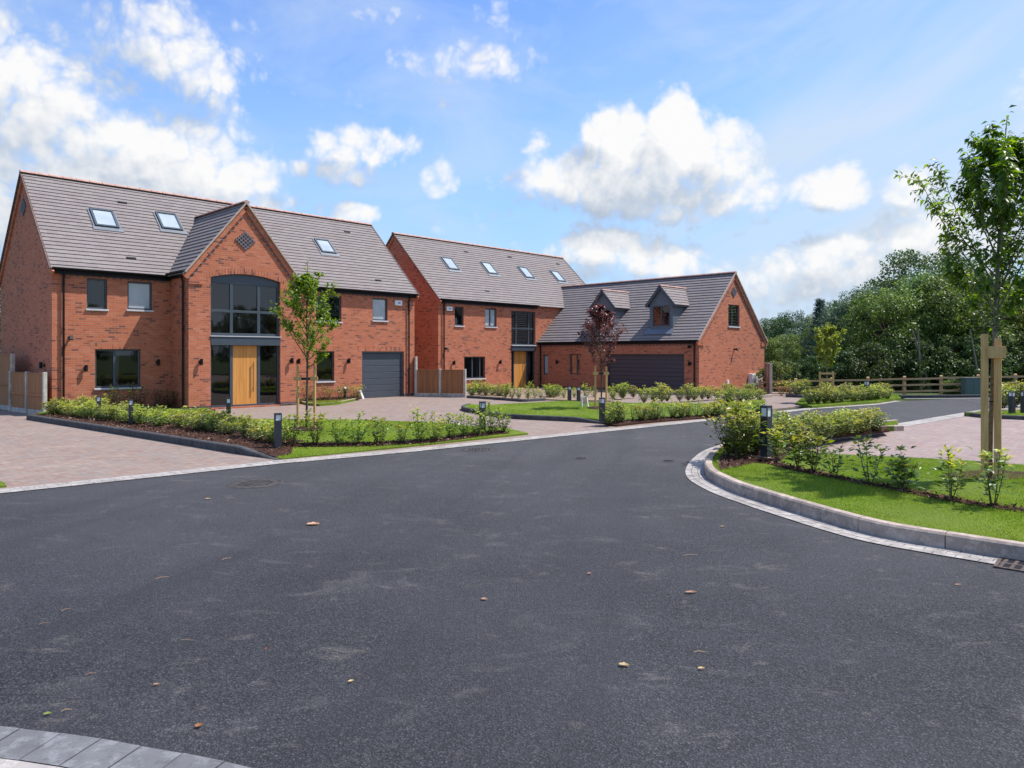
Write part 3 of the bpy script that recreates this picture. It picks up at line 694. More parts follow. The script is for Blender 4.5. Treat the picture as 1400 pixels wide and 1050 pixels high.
blades('grass', [tuple(p) for p in offset(NEAR_K, .13)] + [(-9, 0), (2, 0)], .022, 14000, .05, .006, keep=lambda x, y: (y > 2.4) & (x < -1))

# ------------------------------------------------------------------ houses
class House:
    def __init__(s, name, label, a0, b0):
        s.root = thing(name, label, 'house', AB(a0, b0), ANG); s.off = (a0, b0, 0)
    def part(s, name, mb, mat, parent=None, **k): return mb.build(name, mat, parent or s.root, s.off, **k)
def FP(fr, s, d, z):
    ax, c, sg = fr
    return (s, c+sg*d, z) if ax == 'b' else (c+sg*d, s, z)
def fbox(mb, fr, s0, s1, d0, d1, z0, z1):
    p = FP(fr, s0, d0, z0); q = FP(fr, s1, d1, z1); mb.box(p[0], q[0], p[1], q[1], z0, z1)
def facade(mb, fr, s0, s1, z0, top, holes=(), rev=.12, extra=()):
    tf = top if callable(top) else (lambda s: top)
    hs = [(h[0], h[1], h[2], h[3] if callable(h[3]) else (lambda s, t=h[3]: t), callable(h[3])) for h in holes]
    br = {s0, s1, *extra}
    for h in hs:
        br |= {h[0], h[1]}
        if h[4]: br |= set(np.linspace(h[0], h[1], 15).tolist())
    br = sorted(b for b in br if s0-1e-6 <= b <= s1+1e-6)
    for a, b in zip(br[:-1], br[1:]):
        mid = (a+b)/2; ops = sorted([h for h in hs if h[0] < mid < h[1]], key=lambda h: h[2])
        lo = (lambda s: z0)
        for h in ops:
            if h[2] > lo(mid)+1e-4: mb.poly([FP(fr, a, 0, lo(a)), FP(fr, b, 0, lo(b)), FP(fr, b, 0, h[2]), FP(fr, a, 0, h[2])])
            mb.poly([FP(fr, a, 0, h[3](a)), FP(fr, b, 0, h[3](b)), FP(fr, b, -rev, h[3](b)), FP(fr, a, -rev, h[3](a))])
            mb.poly([FP(fr, a, 0, h[2]), FP(fr, b, 0, h[2]), FP(fr, b, -rev, h[2]), FP(fr, a, -rev, h[2])])
            lo = h[3]
        mb.poly([FP(fr, a, 0, lo(a)), FP(fr, b, 0, lo(b)), FP(fr, b, 0, tf(b)), FP(fr, a, 0, tf(a))])
    for h in hs:
        for s in (h[0], h[1]): mb.poly([FP(fr, s, 0, h[2]), FP(fr, s, -rev, h[2]), FP(fr, s, -rev, h[3](s)), FP(fr, s, 0, h[3](s))])
def roof_slope(mb, ax, s0, s1, q0, z0, q1, z1, e=.215, h=.030):
    f0 = s0 if callable(s0) else (lambda z: s0); f1 = s1 if callable(s1) else (lambda z: s1)
    Ls = math.hypot(q1-q0, z1-z0); n = max(2, round(Ls/e)); nq, nz = -(z1-z0)/Ls, (q1-q0)/Ls
    if nz < 0: nq, nz = -nq, -nz
    W = lambda s, q, z: (s, q, z) if ax == 'a' else (q, s, z)
    for i in range(n):
        ta, tb = i/n, (i+1)/n; qa, za = q0+(q1-q0)*ta, z0+(z1-z0)*ta; qb, zb = q0+(q1-q0)*tb, z0+(z1-z0)*tb
        A0, A1, C0, C1 = f0(za), f1(za), f0(zb), f1(zb)
        lo = lambda s: W(s, qa+nq*h, za+nz*h); hi = lambda s: W(s, qb+nq*.004, zb+nz*.004); un = lambda s: W(s, qa+(q1-q0)/Ls*.012, za+(z1-z0)/Ls*.012)
        mb.poly([lo(A0), lo(A1), hi(C1), hi(C0)], [(A0, i+.02), (A1, i+.02), (C1, i+.98), (C0, i+.98)])
        mb.poly([un(A0), un(A1), lo(A1), lo(A0)], [(A0, i+.01), (A1, i+.01), (A1, i+.02), (A0, i+.02)])
def ridge_tiles(H, parent, ax, s0, s1, q, z, r=.13, unit=.45):
    m = MB(); s = s0
    while s < s1-.05:
        e = min(s+unit-.012, s1); n = 8; i = len(m.v)
        for E_, rr in ((s, r), (e, r*.96)):
            for k in range(n+1):
                t = math.pi*(.04+.92*k/n); a, b = math.cos(t)*rr, math.sin(t)*rr*.8
                m.v.append((E_, q+a, z-.05+b) if ax == 'a' else (q+a, E_, z-.05+b))
        for k in range(n): m.f.append((i+k, i+k+1, i+n+2+k, i+n+1+k)); m.mi.append(0)
        m.f.append(tuple(i+k for k in range(n+1))); m.f.append(tuple(i+n+1+k for k in range(n+1))); m.mi += [0, 0]
        s += unit
    return H.part('ridge_tiles', m, M['ridge'], parent)
def window(H, fr, s0, s1, z0, z1, mull=(), trans=(), pane='glass', sill=True, inset=.075, fw=.062, name='window'):
    m = MB(); d0, d1 = -inset-.06, -inset
    for q in (s0, s1-fw): fbox(m, fr, q, q+fw, d0, d1, z0, z1)
    for q in (z0, z1-fw): fbox(m, fr, s0+fw, s1-fw, d0, d1, q, q+fw)
    for f in mull: fbox(m, fr, f-.042, f+.042, d0+.002, d1-.002, z0+fw, z1-fw)
    for f in trans: fbox(m, fr, s0+fw, s1-fw, d0+.004, d1-.004, f-.042, f+.042)
    w = H.part(name, m, M['anth'], bevel=.006)
    p = MB(); dm = -inset-.035; p.poly([FP(fr, s0+.02, dm, z0+.02), FP(fr, s1-.02, dm, z0+.02), FP(fr, s1-.02, dm, z1-.02), FP(fr, s0+.02, dm, z1-.02)])
    H.part('pane', p, M[pane], w)
    if sill:
        q = MB(); fbox(q, fr, s0-.04, s1+.04, -inset, .055, z0-.065, z0-.002); H.part('sill', q, M['sill'], w, bevel=.008)
    return w
def skylight(H, fn, s0, s1, t0, t1, n=(0, 0, 1)):
    """fn(s, t, lift) gives a point on the roof plane"""
    def prism(m, s0, s1, t0, t1, l0, l1):
        P = [fn(s, t, l) for l in (l0, l1) for s, t in ((s0, t0), (s1, t0), (s1, t1), (s0, t1))]; i = len(m.v); m.v += P
        for f in ((0,3,2,1),(4,5,6,7),(0,1,5,4),(1,2,6,5),(2,3,7,6),(3,0,4,7)): m.f.append(tuple(i+q for q in f)); m.mi.append(m.cur)
    m = MB(); w = .075
    prism(m, s0, s0+w, t0, t1, 0, .10); prism(m, s1-w, s1, t0, t1, 0, .10); prism(m, s0+w, s1-w, t0, t0+w, 0, .10); prism(m, s0+w, s1-w, t1-w, t1, 0, .11)
    f = H.part('skylight', m, M['anth'])
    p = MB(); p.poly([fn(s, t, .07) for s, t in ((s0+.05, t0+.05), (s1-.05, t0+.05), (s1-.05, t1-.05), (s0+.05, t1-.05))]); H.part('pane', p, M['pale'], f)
    q = MB(); prism(q, s0-.1, s1+.12, t0-.2, t0-.004, .012, .045); prism(q, s1+.004, s1+.07, t0, t1, .012, .05); prism(q, s0-.07, s0-.004, t0, t1, .012, .05); H.part('flashing', q, M['lead'], f)
def wall_lamp(H, fr, s, z):
    m = MB(); fbox(m, fr, s-.045, s+.045, .0, .025, z-.06, z+.06); fbox(m, fr, s-.015, s+.015, .02, .09, z-.015, z+.015)
    m.tube([FP(fr, s, .11, z-.11), FP(fr, s, .11, z+.11)], .052, 10); H.part('wall_lamp', m, M['black'])
def flood_lamp(H, fr, s, z):
    m = MB(); fbox(m, fr, s-.04, s+.04, 0, .03, z-.04, z+.05); m.beam(FP(fr, s, .02, z), FP(fr, s, .17, z-.02), .06, .06); m.beam(FP(fr, s, .13, z+.05), FP(fr, s, .21, z-.07), .11, .06, FP((fr[0], 0, fr[2]), 0, 1, .6)); H.part('security_lamp', m, M['black'])
def downpipe(H, fr, s, ztop, zbot=.03, d=.07):
    m = MB(); m.tube([FP(fr, s, .17, ztop), FP(fr, s, .15, ztop-.08), FP(fr, s, d, ztop-.28), FP(fr, s, d, zbot+.1), FP(fr, s, d+.06, zbot)], .036, 8)
    z = ztop-.5
    while z > .3: m.tube([FP(fr, s, d, z), FP(fr, s, d, z+.05)], .046, 8); z -= 1.5
    H.part('downpipe', m, M['black'])
def gutter(H, fr, s0, s1, z, d=.2):
    m = MB(); fbox(m, fr, s0, s1, 0.003, d-.075, z-.16, z+.01)
    n = 6; i = len(m.v)
    for s in (s0-.03, s1+.03):
        for k in range(n+1):
            t = math.pi*(1+k/n); m.v.append(FP(fr, s, d+.065*math.cos(t), z+.02+.07*math.sin(t)))
    for k in range(n): m.f.append((i+k, i+k+1, i+n+2+k, i+n+1+k)); m.mi.append(0)
    m.f.append(tuple(i+k for k in range(n+1))); m.f.append(tuple(i+n+1+k for k in range(n+1))); m.mi += [0, 0]
    fbox(m, fr, s0-.03, s1+.03, d+.058, d+.07, z-.0, z+.03); fbox(m, fr, s0-.03, s1+.03, d-.07, d-.058, z-.0, z+.03)
    H.part('gutter', m, M['black'])
def dentil_ribbon(m, fr, seq, hh, d0, d1):
    """one continuous toothed course: seq = (s0, s1, z centre) of each projecting header"""
    pr = []
    for s0, s1, z in seq: pr += [(s0, d0, z), (s0, d1, z), (s1, d1, z), (s1, d0, z)]
    i = len(m.v)
    for s, d, z in pr: m.v += [FP(fr, s, d, z-hh), FP(fr, s, d, z+hh)]
    for k in range(len(pr)-1): m.f.append((i+2*k, i+2*k+2, i+2*k+3, i+2*k+1)); m.mi.append(0)
    for k in range(0, len(pr), 4):
        for o in (0, 1): m.f.append(tuple(i+2*(k+q)+o for q in range(4))); m.mi.append(0)
def dentils(H, fr, s0, s1, z, step=.225):
    m = MB(); dentil_ribbon(m, fr, [(s, s+.105, z+.032) for s in np.arange(s0, s1-.1, step)], .033, -.01, .028)
    a = MB(); fbox(a, fr, s0, s1, -.01, .03, z+.075, z+.215); p = H.part('corbel_course', a, M['brick']); H.part('dentil_course', m, M['blue_brick'], p)
def soldiers(H, fr, s0, s1, z, h=.215):
    m = MB(); fbox(m, fr, s0, s1, -.05, .004, z, z+h); H.part('soldier_course', m, M['soldier'])
def plinth(H, fr, s0, s1, z0=-.12, z1=.15):
    m = MB(); fbox(m, fr, s0, s1, -.05, .006, z0, z1); H.part('plinth', m, M['brick_dark'])
def diamond(H, fr, s, z, n=5, w=.115, h=.112, parent=None):
    m = MB()
    for i in range(n):
        for j in range(n):
            cs = s+(i-j)*w*.72; cz = z+(i+j-n+1)*h*.5*1.3; fbox(m, fr, cs-.05, cs+.05, -.02, .04, cz-.034, cz+.034)
    H.part('diamond_bricks', m, M['blue_brick'])
def verge(H, fr, sA, zA, sB, zB, corbel=True, dent=False, mat='verge'):
    """mortar-bedded verge up a gable from (sA, zA) to (sB, zB)"""
    m = MB(); up = FP((fr[0], 0, fr[2]), 0, 1, 0)
    m.beam(FP(fr, sA, .10, zA+.01), FP(fr, sB, .10, zB+.01), .055, .06, up); H.part('verge', m, M[mat])
    dz = .16; q = MB(); q.beam(FP(fr, sA, .03, zA-dz), FP(fr, sB, .03, zB-dz), .20, .07, up); c = H.part('corbel', q, M['brick'])
    if dent:
        d = MB(); L = math.hypot(sB-sA, zB-zA); n = int(L/.225)
        dentil_ribbon(d, fr, [(sA+(sB-sA)*i/n-.05, sA+(sB-sA)*i/n+.05, zA+(zB-zA)*i/n-.36) for i in range(1, n)], .035, -.01, .04)
        H.part('dentil_course', d, M['blue_brick'], c)
def alarm(H, fr, s0, s1, z0, z1):
    m = MB(); fbox(m, fr, s0, s1, .0, .085, z0, z1); a = H.part('alarm_box', m, M['white'], bevel=.02)
    q = MB(); c = (s0+s1)/2; fbox(q, fr, c-.06, c+.10, .086, .089, (z0+z1)/2-.04, (z0+z1)/2+.045); H.part('badge', q, M['bluemark'], a)
def garage_door(H, fr, s0, s1, z0, z1, n, mat='garage', inset=.12):
    m = MB(); hh = (z1-z0-.09)/n
    fbox(m, fr, s0, s0+.09, -inset-.1, -inset+.06, z0, z1); fbox(m, fr, s1-.09, s1, -inset-.1, -inset+.06, z0, z1); fbox(m, fr, s0+.09, s1-.09, -inset-.1, -inset+.06, z1-.09, z1)
    f = H.part('garage_frame', m, M[mat], bevel=.006)
    q = MB()
    for i in range(n): fbox(q, fr, s0+.09, s1-.09, -inset-.08, -inset, z0+i*hh+(.010 if n < 9 else .005), z0+(i+1)*hh-.002)
    fbox(q, fr, s0+.09, s1-.09, -inset-.1, -inset-.03, z0, z1-.09)
    d = H.part('garage_door', q, M[mat], bevel=.012)
    h = MB(); fbox(h, fr, s1-.30, s1-.18, -inset, -inset+.012, z0+.12, z0+.15); H.part('handle', h, M['steel'], d)
def oak_door(H, fr, s0, s1, z0, z1, d):
    q = MB(); n = 7; w = (s1-s0)/n
    for i in range(n): fbox(q, fr, s0+i*w+.003, s0+(i+1)*w-.003, d-.06, d, z0, z1)
    fbox(q, fr, s0, s1, d-.06, d-.006, z0, z1)
    o = H.part('door', q, M['oak'])
    h = MB(); s = s1-.17; h.tube([FP(fr, s, d+.07, z0+.5), FP(fr, s, d+.07, z0+1.62)], .018, 8)
    for z in (z0+.62, z0+1.5): h.tube([FP(fr, s, d, z), FP(fr, s, d+.07, z)], .012, 6)
    H.part('handle', h, M['steel'], o)
    t = MB(); fbox(t, fr, s0-.02, s1+.02, d-.08, d+.05, z0-.05, z0-.004); H.part('threshold', t, M['steel'], o)
def vents(H, fn, pts):
    for s, t in pts:
        m = MB(); P = [fn(s+ds, t+dt, l) for l in (.02, .055) for ds, dt in ((-.16, -.035), (.16, -.035), (.16, .035), (-.16, .035))]; m.v += P
        for f in ((0,3,2,1),(4,5,6,7),(0,1,5,4),(1,2,6,5),(2,3,7,6),(3,0,4,7)): m.f.append(f); m.mi.append(0)
        H.part('roof_vent', m, M['black'])

EZ, RZ, HD, SL = 5.0, 8.60, 3.72, (8.60-5.0)/3.72
OV = .22                                                   # eaves overhang (horizontal)
def main_roof_fn(B):
    c = math.cos(math.atan(SL)); s_ = math.sin(math.atan(SL))
    return lambda s, t, l: (s, B+t*c-l*s_, EZ+t*s_+l*c)
TT = lambda b: b/math.cos(math.atan(SL))                   # depth on plan -> distance up the slope

# ---- house with the gabled entrance
H1 = House('brick_house', 'red brick house with glazed gable entrance, oak door and single garage', 6.6, B1)
F, A0, A1 = ('b', B1, -1), 6.6, 21.62
BG = B1-1.6; GF = ('b', BG, -1); GL, GR, GC, GT = 10.38, 14.52, 12.45, 7.55
up = [(7.63,8.26,3.54,4.58), (8.91,9.74,3.57,4.57), (16.35,17.60,3.40,4.53), (19.23,20.06,3.53,4.55)]
gw = [(7.88,9.34,.83,2.17), (16.38,17.24,.83,2.12)]; gar = (18.66,21.0,.0,2.12)
ROOM = (GL+.3, GR-.3, -.1, 4.9)
w = MB(); facade(w, F, A0, A1, -.1, EZ-.02, up+gw+[gar, ROOM])
SH = lambda s: 4.76+.20*(1-((s-12.51)/1.35)**2)
gt = lambda s: 5.02+(GT-5.02)*(1-abs(s-GC)/(GC-GL))
facade(w, GF, GL, GR, -.1, lambda s: gt(s)-.05, [(11.16,13.86,.06,SH)], .16, (GC,))
facade(w, ('a', GL, -1), BG, B1, -.1, 5.0); facade(w, ('a', GR, 1), BG, B1, -.1, 5.0)
side = lambda b: EZ-.02+(RZ-EZ)*(1-abs(b-B1-HD)/HD)
for c, sg in ((A0, -1), (A1, 1)): facade(w, ('a', c, sg), B1, B1+2*HD, -.1, side, (), .1, (B1+HD,))
facade(w, ('b', B1+2*HD, 1), A0, A1, -.1, EZ)
H1.part('wall', w, M['brick'])
it = MB()
for z in (.03, 2.46): it.box(A0+.05, A1-.05, B1+.25, B1+2*HD-.1, z-.02, z)
it.box(A0+.05, A1-.05, B1+.25, B1+2*HD-.1, 4.86, 4.9); it.box(A0+.1, A1-.1, B1+4.0, B1+4.1, 0, 4.88)
for a in (8.6, GL+.2, GR-.2, 18.4): it.box(a, a+.1, B1+.25, B1+4, .03, 4.86)
it.box(GL+.1, GR-.1, BG+.25, B1+.2, .0, .03)
H1.part('interior', it, M['plaster'])
# roofs
r = MB(); xg0, xg1 = A0-.12, A1+.12
roof_slope(r, 'a', xg0, xg1, B1-OV, EZ-OV*SL, B1+HD, RZ); roof_slope(r, 'a', xg0, xg1, B1+2*HD+OV, EZ-OV*SL, B1+HD, RZ)
rf = H1.part('roof', r, M['tile']); ridge_tiles(H1, rf, 'a', xg0, xg1, B1+HD, RZ+.04)
g = MB(); GZ = GT+.06; gs = (GZ-5.04)/(GC-GL)
endb = lambda z: B1+max(0.0, (z-EZ)/SL)+.03
for sg in (-1, 1): roof_slope(g, 'b', BG-.13, endb, GC+sg*(GC-GL+.20), 5.04-.20*gs, GC, GZ)
gr = H1.part('gable_roof', g, M['tile']); ridge_tiles(H1, gr, 'b', BG-.12, endb(GZ)+.05, GC, GZ+.03)
for sg in (-1, 1): verge(H1, GF, GC+sg*(GC-GL+.15), 5.04-.15*gs, GC, GZ-.02, dent=True)
for c, sg in ((A0, -1), (A1, 1)):
    fr = ('a', c, sg)
    for s0, z0 in ((B1-OV, EZ-OV*SL), (B1+2*HD+OV, EZ-OV*SL)): verge(H1, fr, s0, z0, B1+HD, RZ, mat='brick_dark')
diamond(H1, ('a', A0, -1), B1+HD, 7.35)
for z, dd in ((4.72, .05), (4.80, .09), (4.88, .13)):
    q = MB(); fbox(q, ('b', B1, -1), A0-.002, A0+.22, 0, dd, z-.08, z); H1.part('kneeler', q, M['brick']); q = MB(); fbox(q, ('b', B1, -1), A1-.22, A1+.002, 0, dd, z-.08, z); H1.part('kneeler', q, M['brick'])
for x0, x1 in ((GL-.002, GL+.5), (GR-.5, GR+.002)):
    q = MB(); fbox(q, GF, x0, x1, -.02, .045, 4.47, 4.53); H1.part('kneeler', q, M['brick'])
diamond(H1, GF, 12.45, 6.20)
gutter(H1, F, A0-.02, GL-.05, EZ-.18); gutter(H1, F, GR+.05, A1+.02, EZ-.18)
gutter(H1, ('a', GL, -1), BG+.02, B1-.15, EZ-.12, .17); gutter(H1, ('a', GR, 1), BG+.02, B1-.15, EZ-.12, .17)
dentils(H1, F, A0+.25, GL-.02, 4.60); dentils(H1, F, GR+.02, A1-.25, 4.60)
downpipe(H1, F, 6.92, EZ-.2); downpipe(H1, F, 21.24, EZ-.2); downpipe(H1, ('a', GL, -1), BG+.32, EZ-.14)
for fr, a, b in ((F, A0, GL), (F, GR, 18.66), (F, 21.0, A1), (GF, GL, 11.16), (GF, 13.86, GR)): plinth(H1, fr, a, b)
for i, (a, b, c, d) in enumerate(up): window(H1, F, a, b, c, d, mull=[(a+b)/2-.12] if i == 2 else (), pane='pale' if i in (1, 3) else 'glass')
for i, (a, b, c, d) in enumerate(gw): window(H1, F, a, b, c, d, mull=[(a+b)/2-.1] if i == 0 else ()); soldiers(H1, F, a-.12, b+.12, d)
soldiers(H1, F, gar[0]-.2, gar[1]+.2, gar[3]); garage_door(H1, F, *gar[:2], .0, gar[3], 7)
for s in np.linspace(11.16, 13.86, 13)[:-1]:
    pass
am = MB()
for s0, s1 in zip(np.linspace(11.0, 14.02, 27)[:-1], np.linspace(11.0, 14.02, 27)[1:]):
    za, zb = 4.76+.20*(1-((s0-12.51)/1.35)**2), 4.76+.20*(1-((s1-12.51)/1.35)**2)
    am.poly([FP(GF, s0+.006, .006, za), FP(GF, s1-.006, .006, zb), FP(GF, s1-.006, .006, zb+.215), FP(GF, s0+.006, .006, za+.215)])
H1.part('brick_arch', am, M['soldier'])
# entrance screen
E = MB(); i0 = -.12; L, Rr = 11.16, 13.86; m1, m2 = 11.98, 13.04
for s in (L, Rr-.075): fbox(E, GF, s, s+.075, i0-.07, i0, .06, 4.78)
for s in (m1, m2): fbox(E, GF, s-.055, s+.055, i0-.07, i0-.001, .06, 4.62)
for z in (2.72, 3.57): fbox(E, GF, L+.075, Rr-.075, i0-.068, i0-.002, z-.045, z+.045)
fbox(E, GF, L+.075, Rr-.075, i0-.068, i0-.002, .06, .13); fbox(E, GF, L+.075, Rr-.075, i0-.068, i0-.002, 4.56, 4.64)
ss = np.linspace(L, Rr, 13)
for a, b in zip(ss[:-1], ss[1:]): E.poly([FP(GF, a, i0+.01, 4.60), FP(GF, b, i0+.01, 4.60), FP(GF, b, i0+.01, SH(b)), FP(GF, a, i0+.01, SH(a))])
fbox(E, GF, L+.01, Rr-.01, i0-.05, .02, 2.32, 2.63)
es = H1.part('entrance_screen', E, M['anth'], bevel=.005)
q = MB(); fbox(q, GF, L-.02, Rr+.02, i0-.05, .05, 2.633, 2.665); H1.part('flashing', q, M['sill'], es)
p = MB()
for a, b, c, d in ((L,m1,2.7,3.57),(m1,m2,2.7,3.57),(m2,Rr,2.7,3.57),(L,m1,3.57,4.6),(m1,m2,3.57,4.6),(m2,Rr,3.57,4.6),(L,m1,.1,2.33),(m2,Rr,.1,2.33)):
    p.poly([FP(GF, a+.02, i0-.04, c), FP(GF, b-.02, i0-.04, c), FP(GF, b-.02, i0-.04, d), FP(GF, a+.02, i0-.04, d)])
H1.part('pane', p, M['glass'], es)
oak_door(H1, GF, m1+.06, m2-.06, .08, 2.315, i0-.02)
fn = main_roof_fn(B1)
for a0, a1, b0, b1 in ((8.36,9.16,1.66,2.41), (10.76,11.56,1.9,2.66), (17.6,18.37,1.63,2.33)): skylight(H1, fn, a0, a1, TT(b0), TT(b1))
vents(H1, fn, [(9.67, TT(2.93)), (9.16, TT(.42)), (19.85, TT(3.03)), (19.81, TT(.4))])
for fr, s, z in ((F,7.58,1.52), (F,9.91,1.70), (F,17.93,1.70), (F,15.5,1.70), (GF,10.79,1.72), (GF,14.3,1.74)): wall_lamp(H1, fr, s, z)
flood_lamp(H1, F, 7.12, 2.55); alarm(H1, F, 20.44, 20.84, 4.26, 4.50)
wall_lamp(H1, ('a', A0, -1), B1+.9, 1.62)

# ---- house with the garage wing
H2 = House('brick_house', 'further red brick house with four skylights and garage wing with two dormers', 24.16, B2)
F, A0, A1 = ('b', B2, -1), 24.16, 38.3
AW, WE, BW = 31.92, 39.03, B2-10.52                        # wing front line, wing rear line, wing gable line
up = [(25.29,25.92,3.49,4.51), (27.50,28.38,3.50,4.51)]; gw = [(25.96,27.50,.68,1.86)]; ent = (29.55,31.58,-.1,4.47)
w = MB(); facade(w, F, A0, A1, -.15, EZ-.02, up+gw+[ent], .14)
side = lambda b: EZ-.02+(RZ-EZ)*(1-abs(b-B2-HD)/HD)
for c, sg in ((A0, -1), (A1, 1)): facade(w, ('a', c, sg), B2, B2+2*HD, -.15, side, (), .1, (B2+HD,))
facade(w, ('b', B2+2*HD, 1), A0, A1, -.15, EZ)
WF, WG = ('a', AW, -1), ('b', BW, -1); WEZ, WRZ, WC = 2.86, 6.25, (AW+WE)/2
wsl = (WRZ-WEZ)/(WC-AW)
ww = [(B2-.69,B2-.29,.80,1.96), (B2-3.17,B2-2.32,.85,2.0)]; wg = (B2-9.70,B2-4.92,0,2.0)
facade(w, WF, BW, B2, -.15, WEZ-.02, ww+[wg], .12)
facade(w, ('a', WE, 1), BW, B2, -.15, WEZ)
wgt = lambda s: WEZ-.02+(WRZ-WEZ)*(1-abs(s-WC)/(WC-AW))
gwin = (34.88,36.1,3.44,4.58)
facade(w, WG, AW, WE, -.15, wgt, [gwin], .12, (WC,))
H2.part('wall', w, M['brick'])
it = MB()
for z in (.0, 2.46): it.box(A0+.05, A1-.05, B2+.25, B2+2*HD-.1, z-.02, z)
it.box(A0+.05, A1-.05, B2+.25, B2+2*HD-.1, 4.86, 4.9); it.box(A0+.1, A1-.1, B2+4.0, B2+4.1, 0, 4.88)
for a in (27.1, 29.3, 31.75): it.box(a, a+.1, B2+.25, B2+4, .03, 4.86)
it.box(AW+.25, WE-.1, BW+.25, B2-.05, 2.5, 2.54); it.box(AW+3.2, AW+3.3, BW+.25, B2-.05, 0, 2.5); it.box(AW+3.6, AW+3.7, BW+2.2, B2-.05, 2.54, 6.0)
H2.part('interior', it, M['plaster'])
r = MB(); xg0, xg1 = A0-.12, A1+.12
roof_slope(r, 'a', xg0, xg1, B2-OV, EZ-OV*SL, B2+HD, RZ); roof_slope(r, 'a', xg0, xg1, B2+2*HD+OV, EZ-OV*SL, B2+HD, RZ)
rf = H2.part('roof', r, M['tile']); ridge_tiles(H2, rf, 'a', xg0, xg1, B2+HD, RZ+.04)
g = MB(); endw = lambda z: B2 + (.0 if z < EZ-.1 else (z-EZ)/SL+.03)
for sg in (-1, 1):
    q0 = WC+sg*(WC-AW+OV); roof_slope(g, 'b', BW-.12, endw, q0, WEZ-OV*wsl, WC, WRZ)
wr = H2.part('wing_roof', g, M['tile']); ridge_tiles(H2, wr, 'b', BW-.12, endw(WRZ)+.03, WC, WRZ+.04)
for sg in (-1, 1): verge(H2, WG, WC+sg*(WC-AW+OV), WEZ-OV*wsl, WC, WRZ, dent=True)
for c, sg in ((A0, -1), (A1, 1)):
    for s0 in (B2-OV, B2+2*HD+OV): verge(H2, ('a', c, sg), s0, EZ-OV*SL, B2+HD, RZ, mat='brick_dark')
for z, dd in ((2.5, .05), (2.58, .09), (2.66, .13)):
    q = MB(); fbox(q, WG, AW-dd, AW+.42, 0, .045, z-.08, z-.012); H2.part('kneeler', q, M['brick']); q = MB(); fbox(q, WG, WE-.42, WE+dd, 0, .045, z-.08, z-.012); H2.part('kneeler', q, M['brick'])
diamond(H2, WG, WC, 5.25, 4, .11, .115)
gutter(H2, F, A0-.02, AW-.3, EZ-.18); gutter(H2, WF, BW-.02, B2-.02, WEZ-.19)
dentils(H2, F, A0+.25, AW-.4, 4.60); dentils(H2, WF, BW+.3, B2-.1, WEZ-.44)
downpipe(H2, F, 24.5, EZ-.2); downpipe(H2, WF, B2-.16, WEZ-.2); downpipe(H2, WF, BW+.22, WEZ-.2)
for fr, a, b in ((F, A0, 29.55), (WF, BW, B2-9.70), (WF, B2-4.92, B2), (WG, AW, WE)): plinth(H2, fr, a, b)
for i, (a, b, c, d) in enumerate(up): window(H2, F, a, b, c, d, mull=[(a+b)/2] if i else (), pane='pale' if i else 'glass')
a, b, c, d = gw[0]; window(H2, F, a, b, c, d, mull=[a+.65, b-.33]); soldiers(H2, F, a-.12, b+.12, d)
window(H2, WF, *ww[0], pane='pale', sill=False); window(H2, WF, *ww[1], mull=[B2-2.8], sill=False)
window(H2, WG, *gwin, mull=[35.42]); garage_door(H2, WF, *wg, 9, 'garage_shaded')
E = MB(); i0 = -.09; L, Rr = 29.55, 31.58
for s in (L, Rr-.08): fbox(E, F, s, s+.08, i0-.07, i0, -.08, 4.47)
for s in (30.03, 31.07): fbox(E, F, s-.045, s+.045, i0-.07, i0-.002, 2.5, 4.40)
for z in (2.55, 3.46, 4.43): fbox(E, F, L+.08, Rr-.08, i0-.068, i0-.004, z-.04, z+.04)
fbox(E, F, L+.01, Rr-.01, i0-.05, .05, 2.18, 2.46)
for s in (29.93, 31.05): fbox(E, F, s-.05, s+.05, i0-.17, i0-.10, -.08, 2.18)
es = H2.part('entrance_screen', E, M['anth'], bevel=.005)
q = MB(); fbox(q, F, L-.03, Rr+.03, i0-.05, .09, 2.464, 2.52); H2.part('flashing', q, M['sill'], es)
p = MB()
for a, b, c, d in ((L,30.03,2.5,3.46),(30.03,31.07,2.5,3.46),(31.07,Rr,2.5,3.46),(L,30.03,3.46,4.43),(30.03,31.07,3.46,4.43),(31.07,Rr,3.46,4.43)):
    p.poly([FP(F, a+.02, i0-.04, c), FP(F, b-.02, i0-.04, c), FP(F, b-.02, i0-.04, d), FP(F, a+.02, i0-.04, d)])
for a, b in ((L, 29.93), (31.05, Rr)): p.poly([FP(F, a+.02, i0-.135, -.05), FP(F, b-.02, i0-.135, -.05), FP(F, b-.02, i0-.135, 2.2), FP(F, a+.02, i0-.135, 2.2)])
H2.part('pane', p, M['glass'], es)
q = MB()
for z in np.arange(2.65, 4.38, .11): q.box(L+.1, Rr-.1, B2+.20, B2+.26, z, z+.035)
H2.part('blind', q, M['sill'])
oak_door(H2, F, 29.99, 30.99, -.06, 2.16, i0-.12)
fn = main_roof_fn(B2)
for a in (26.37, 29.41, 32.58, 35.6): skylight(H2, fn, a, a+.78, TT(1.71), TT(2.47))
vents(H2, fn, [(28.9, TT(3.11)), (32.63, TT(3.17)), (37.2, TT(3.13)), (28.13, TT(.51))])
for fr, s, z in ((F,25.18,1.54), (F,28.6,1.55), (WF,B2-1.42,1.54), (WF,B2-10.03,1.53)): wall_lamp(H2, fr, s, z)
flood_lamp(H2, F, 24.66, 2.28); flood_lamp(H2, WG, 35.5, 2.25); flood_lamp(H2, WF, B2-10.05, 2.36); alarm(H2, F, 24.68, 25.08, 4.25, 4.47)
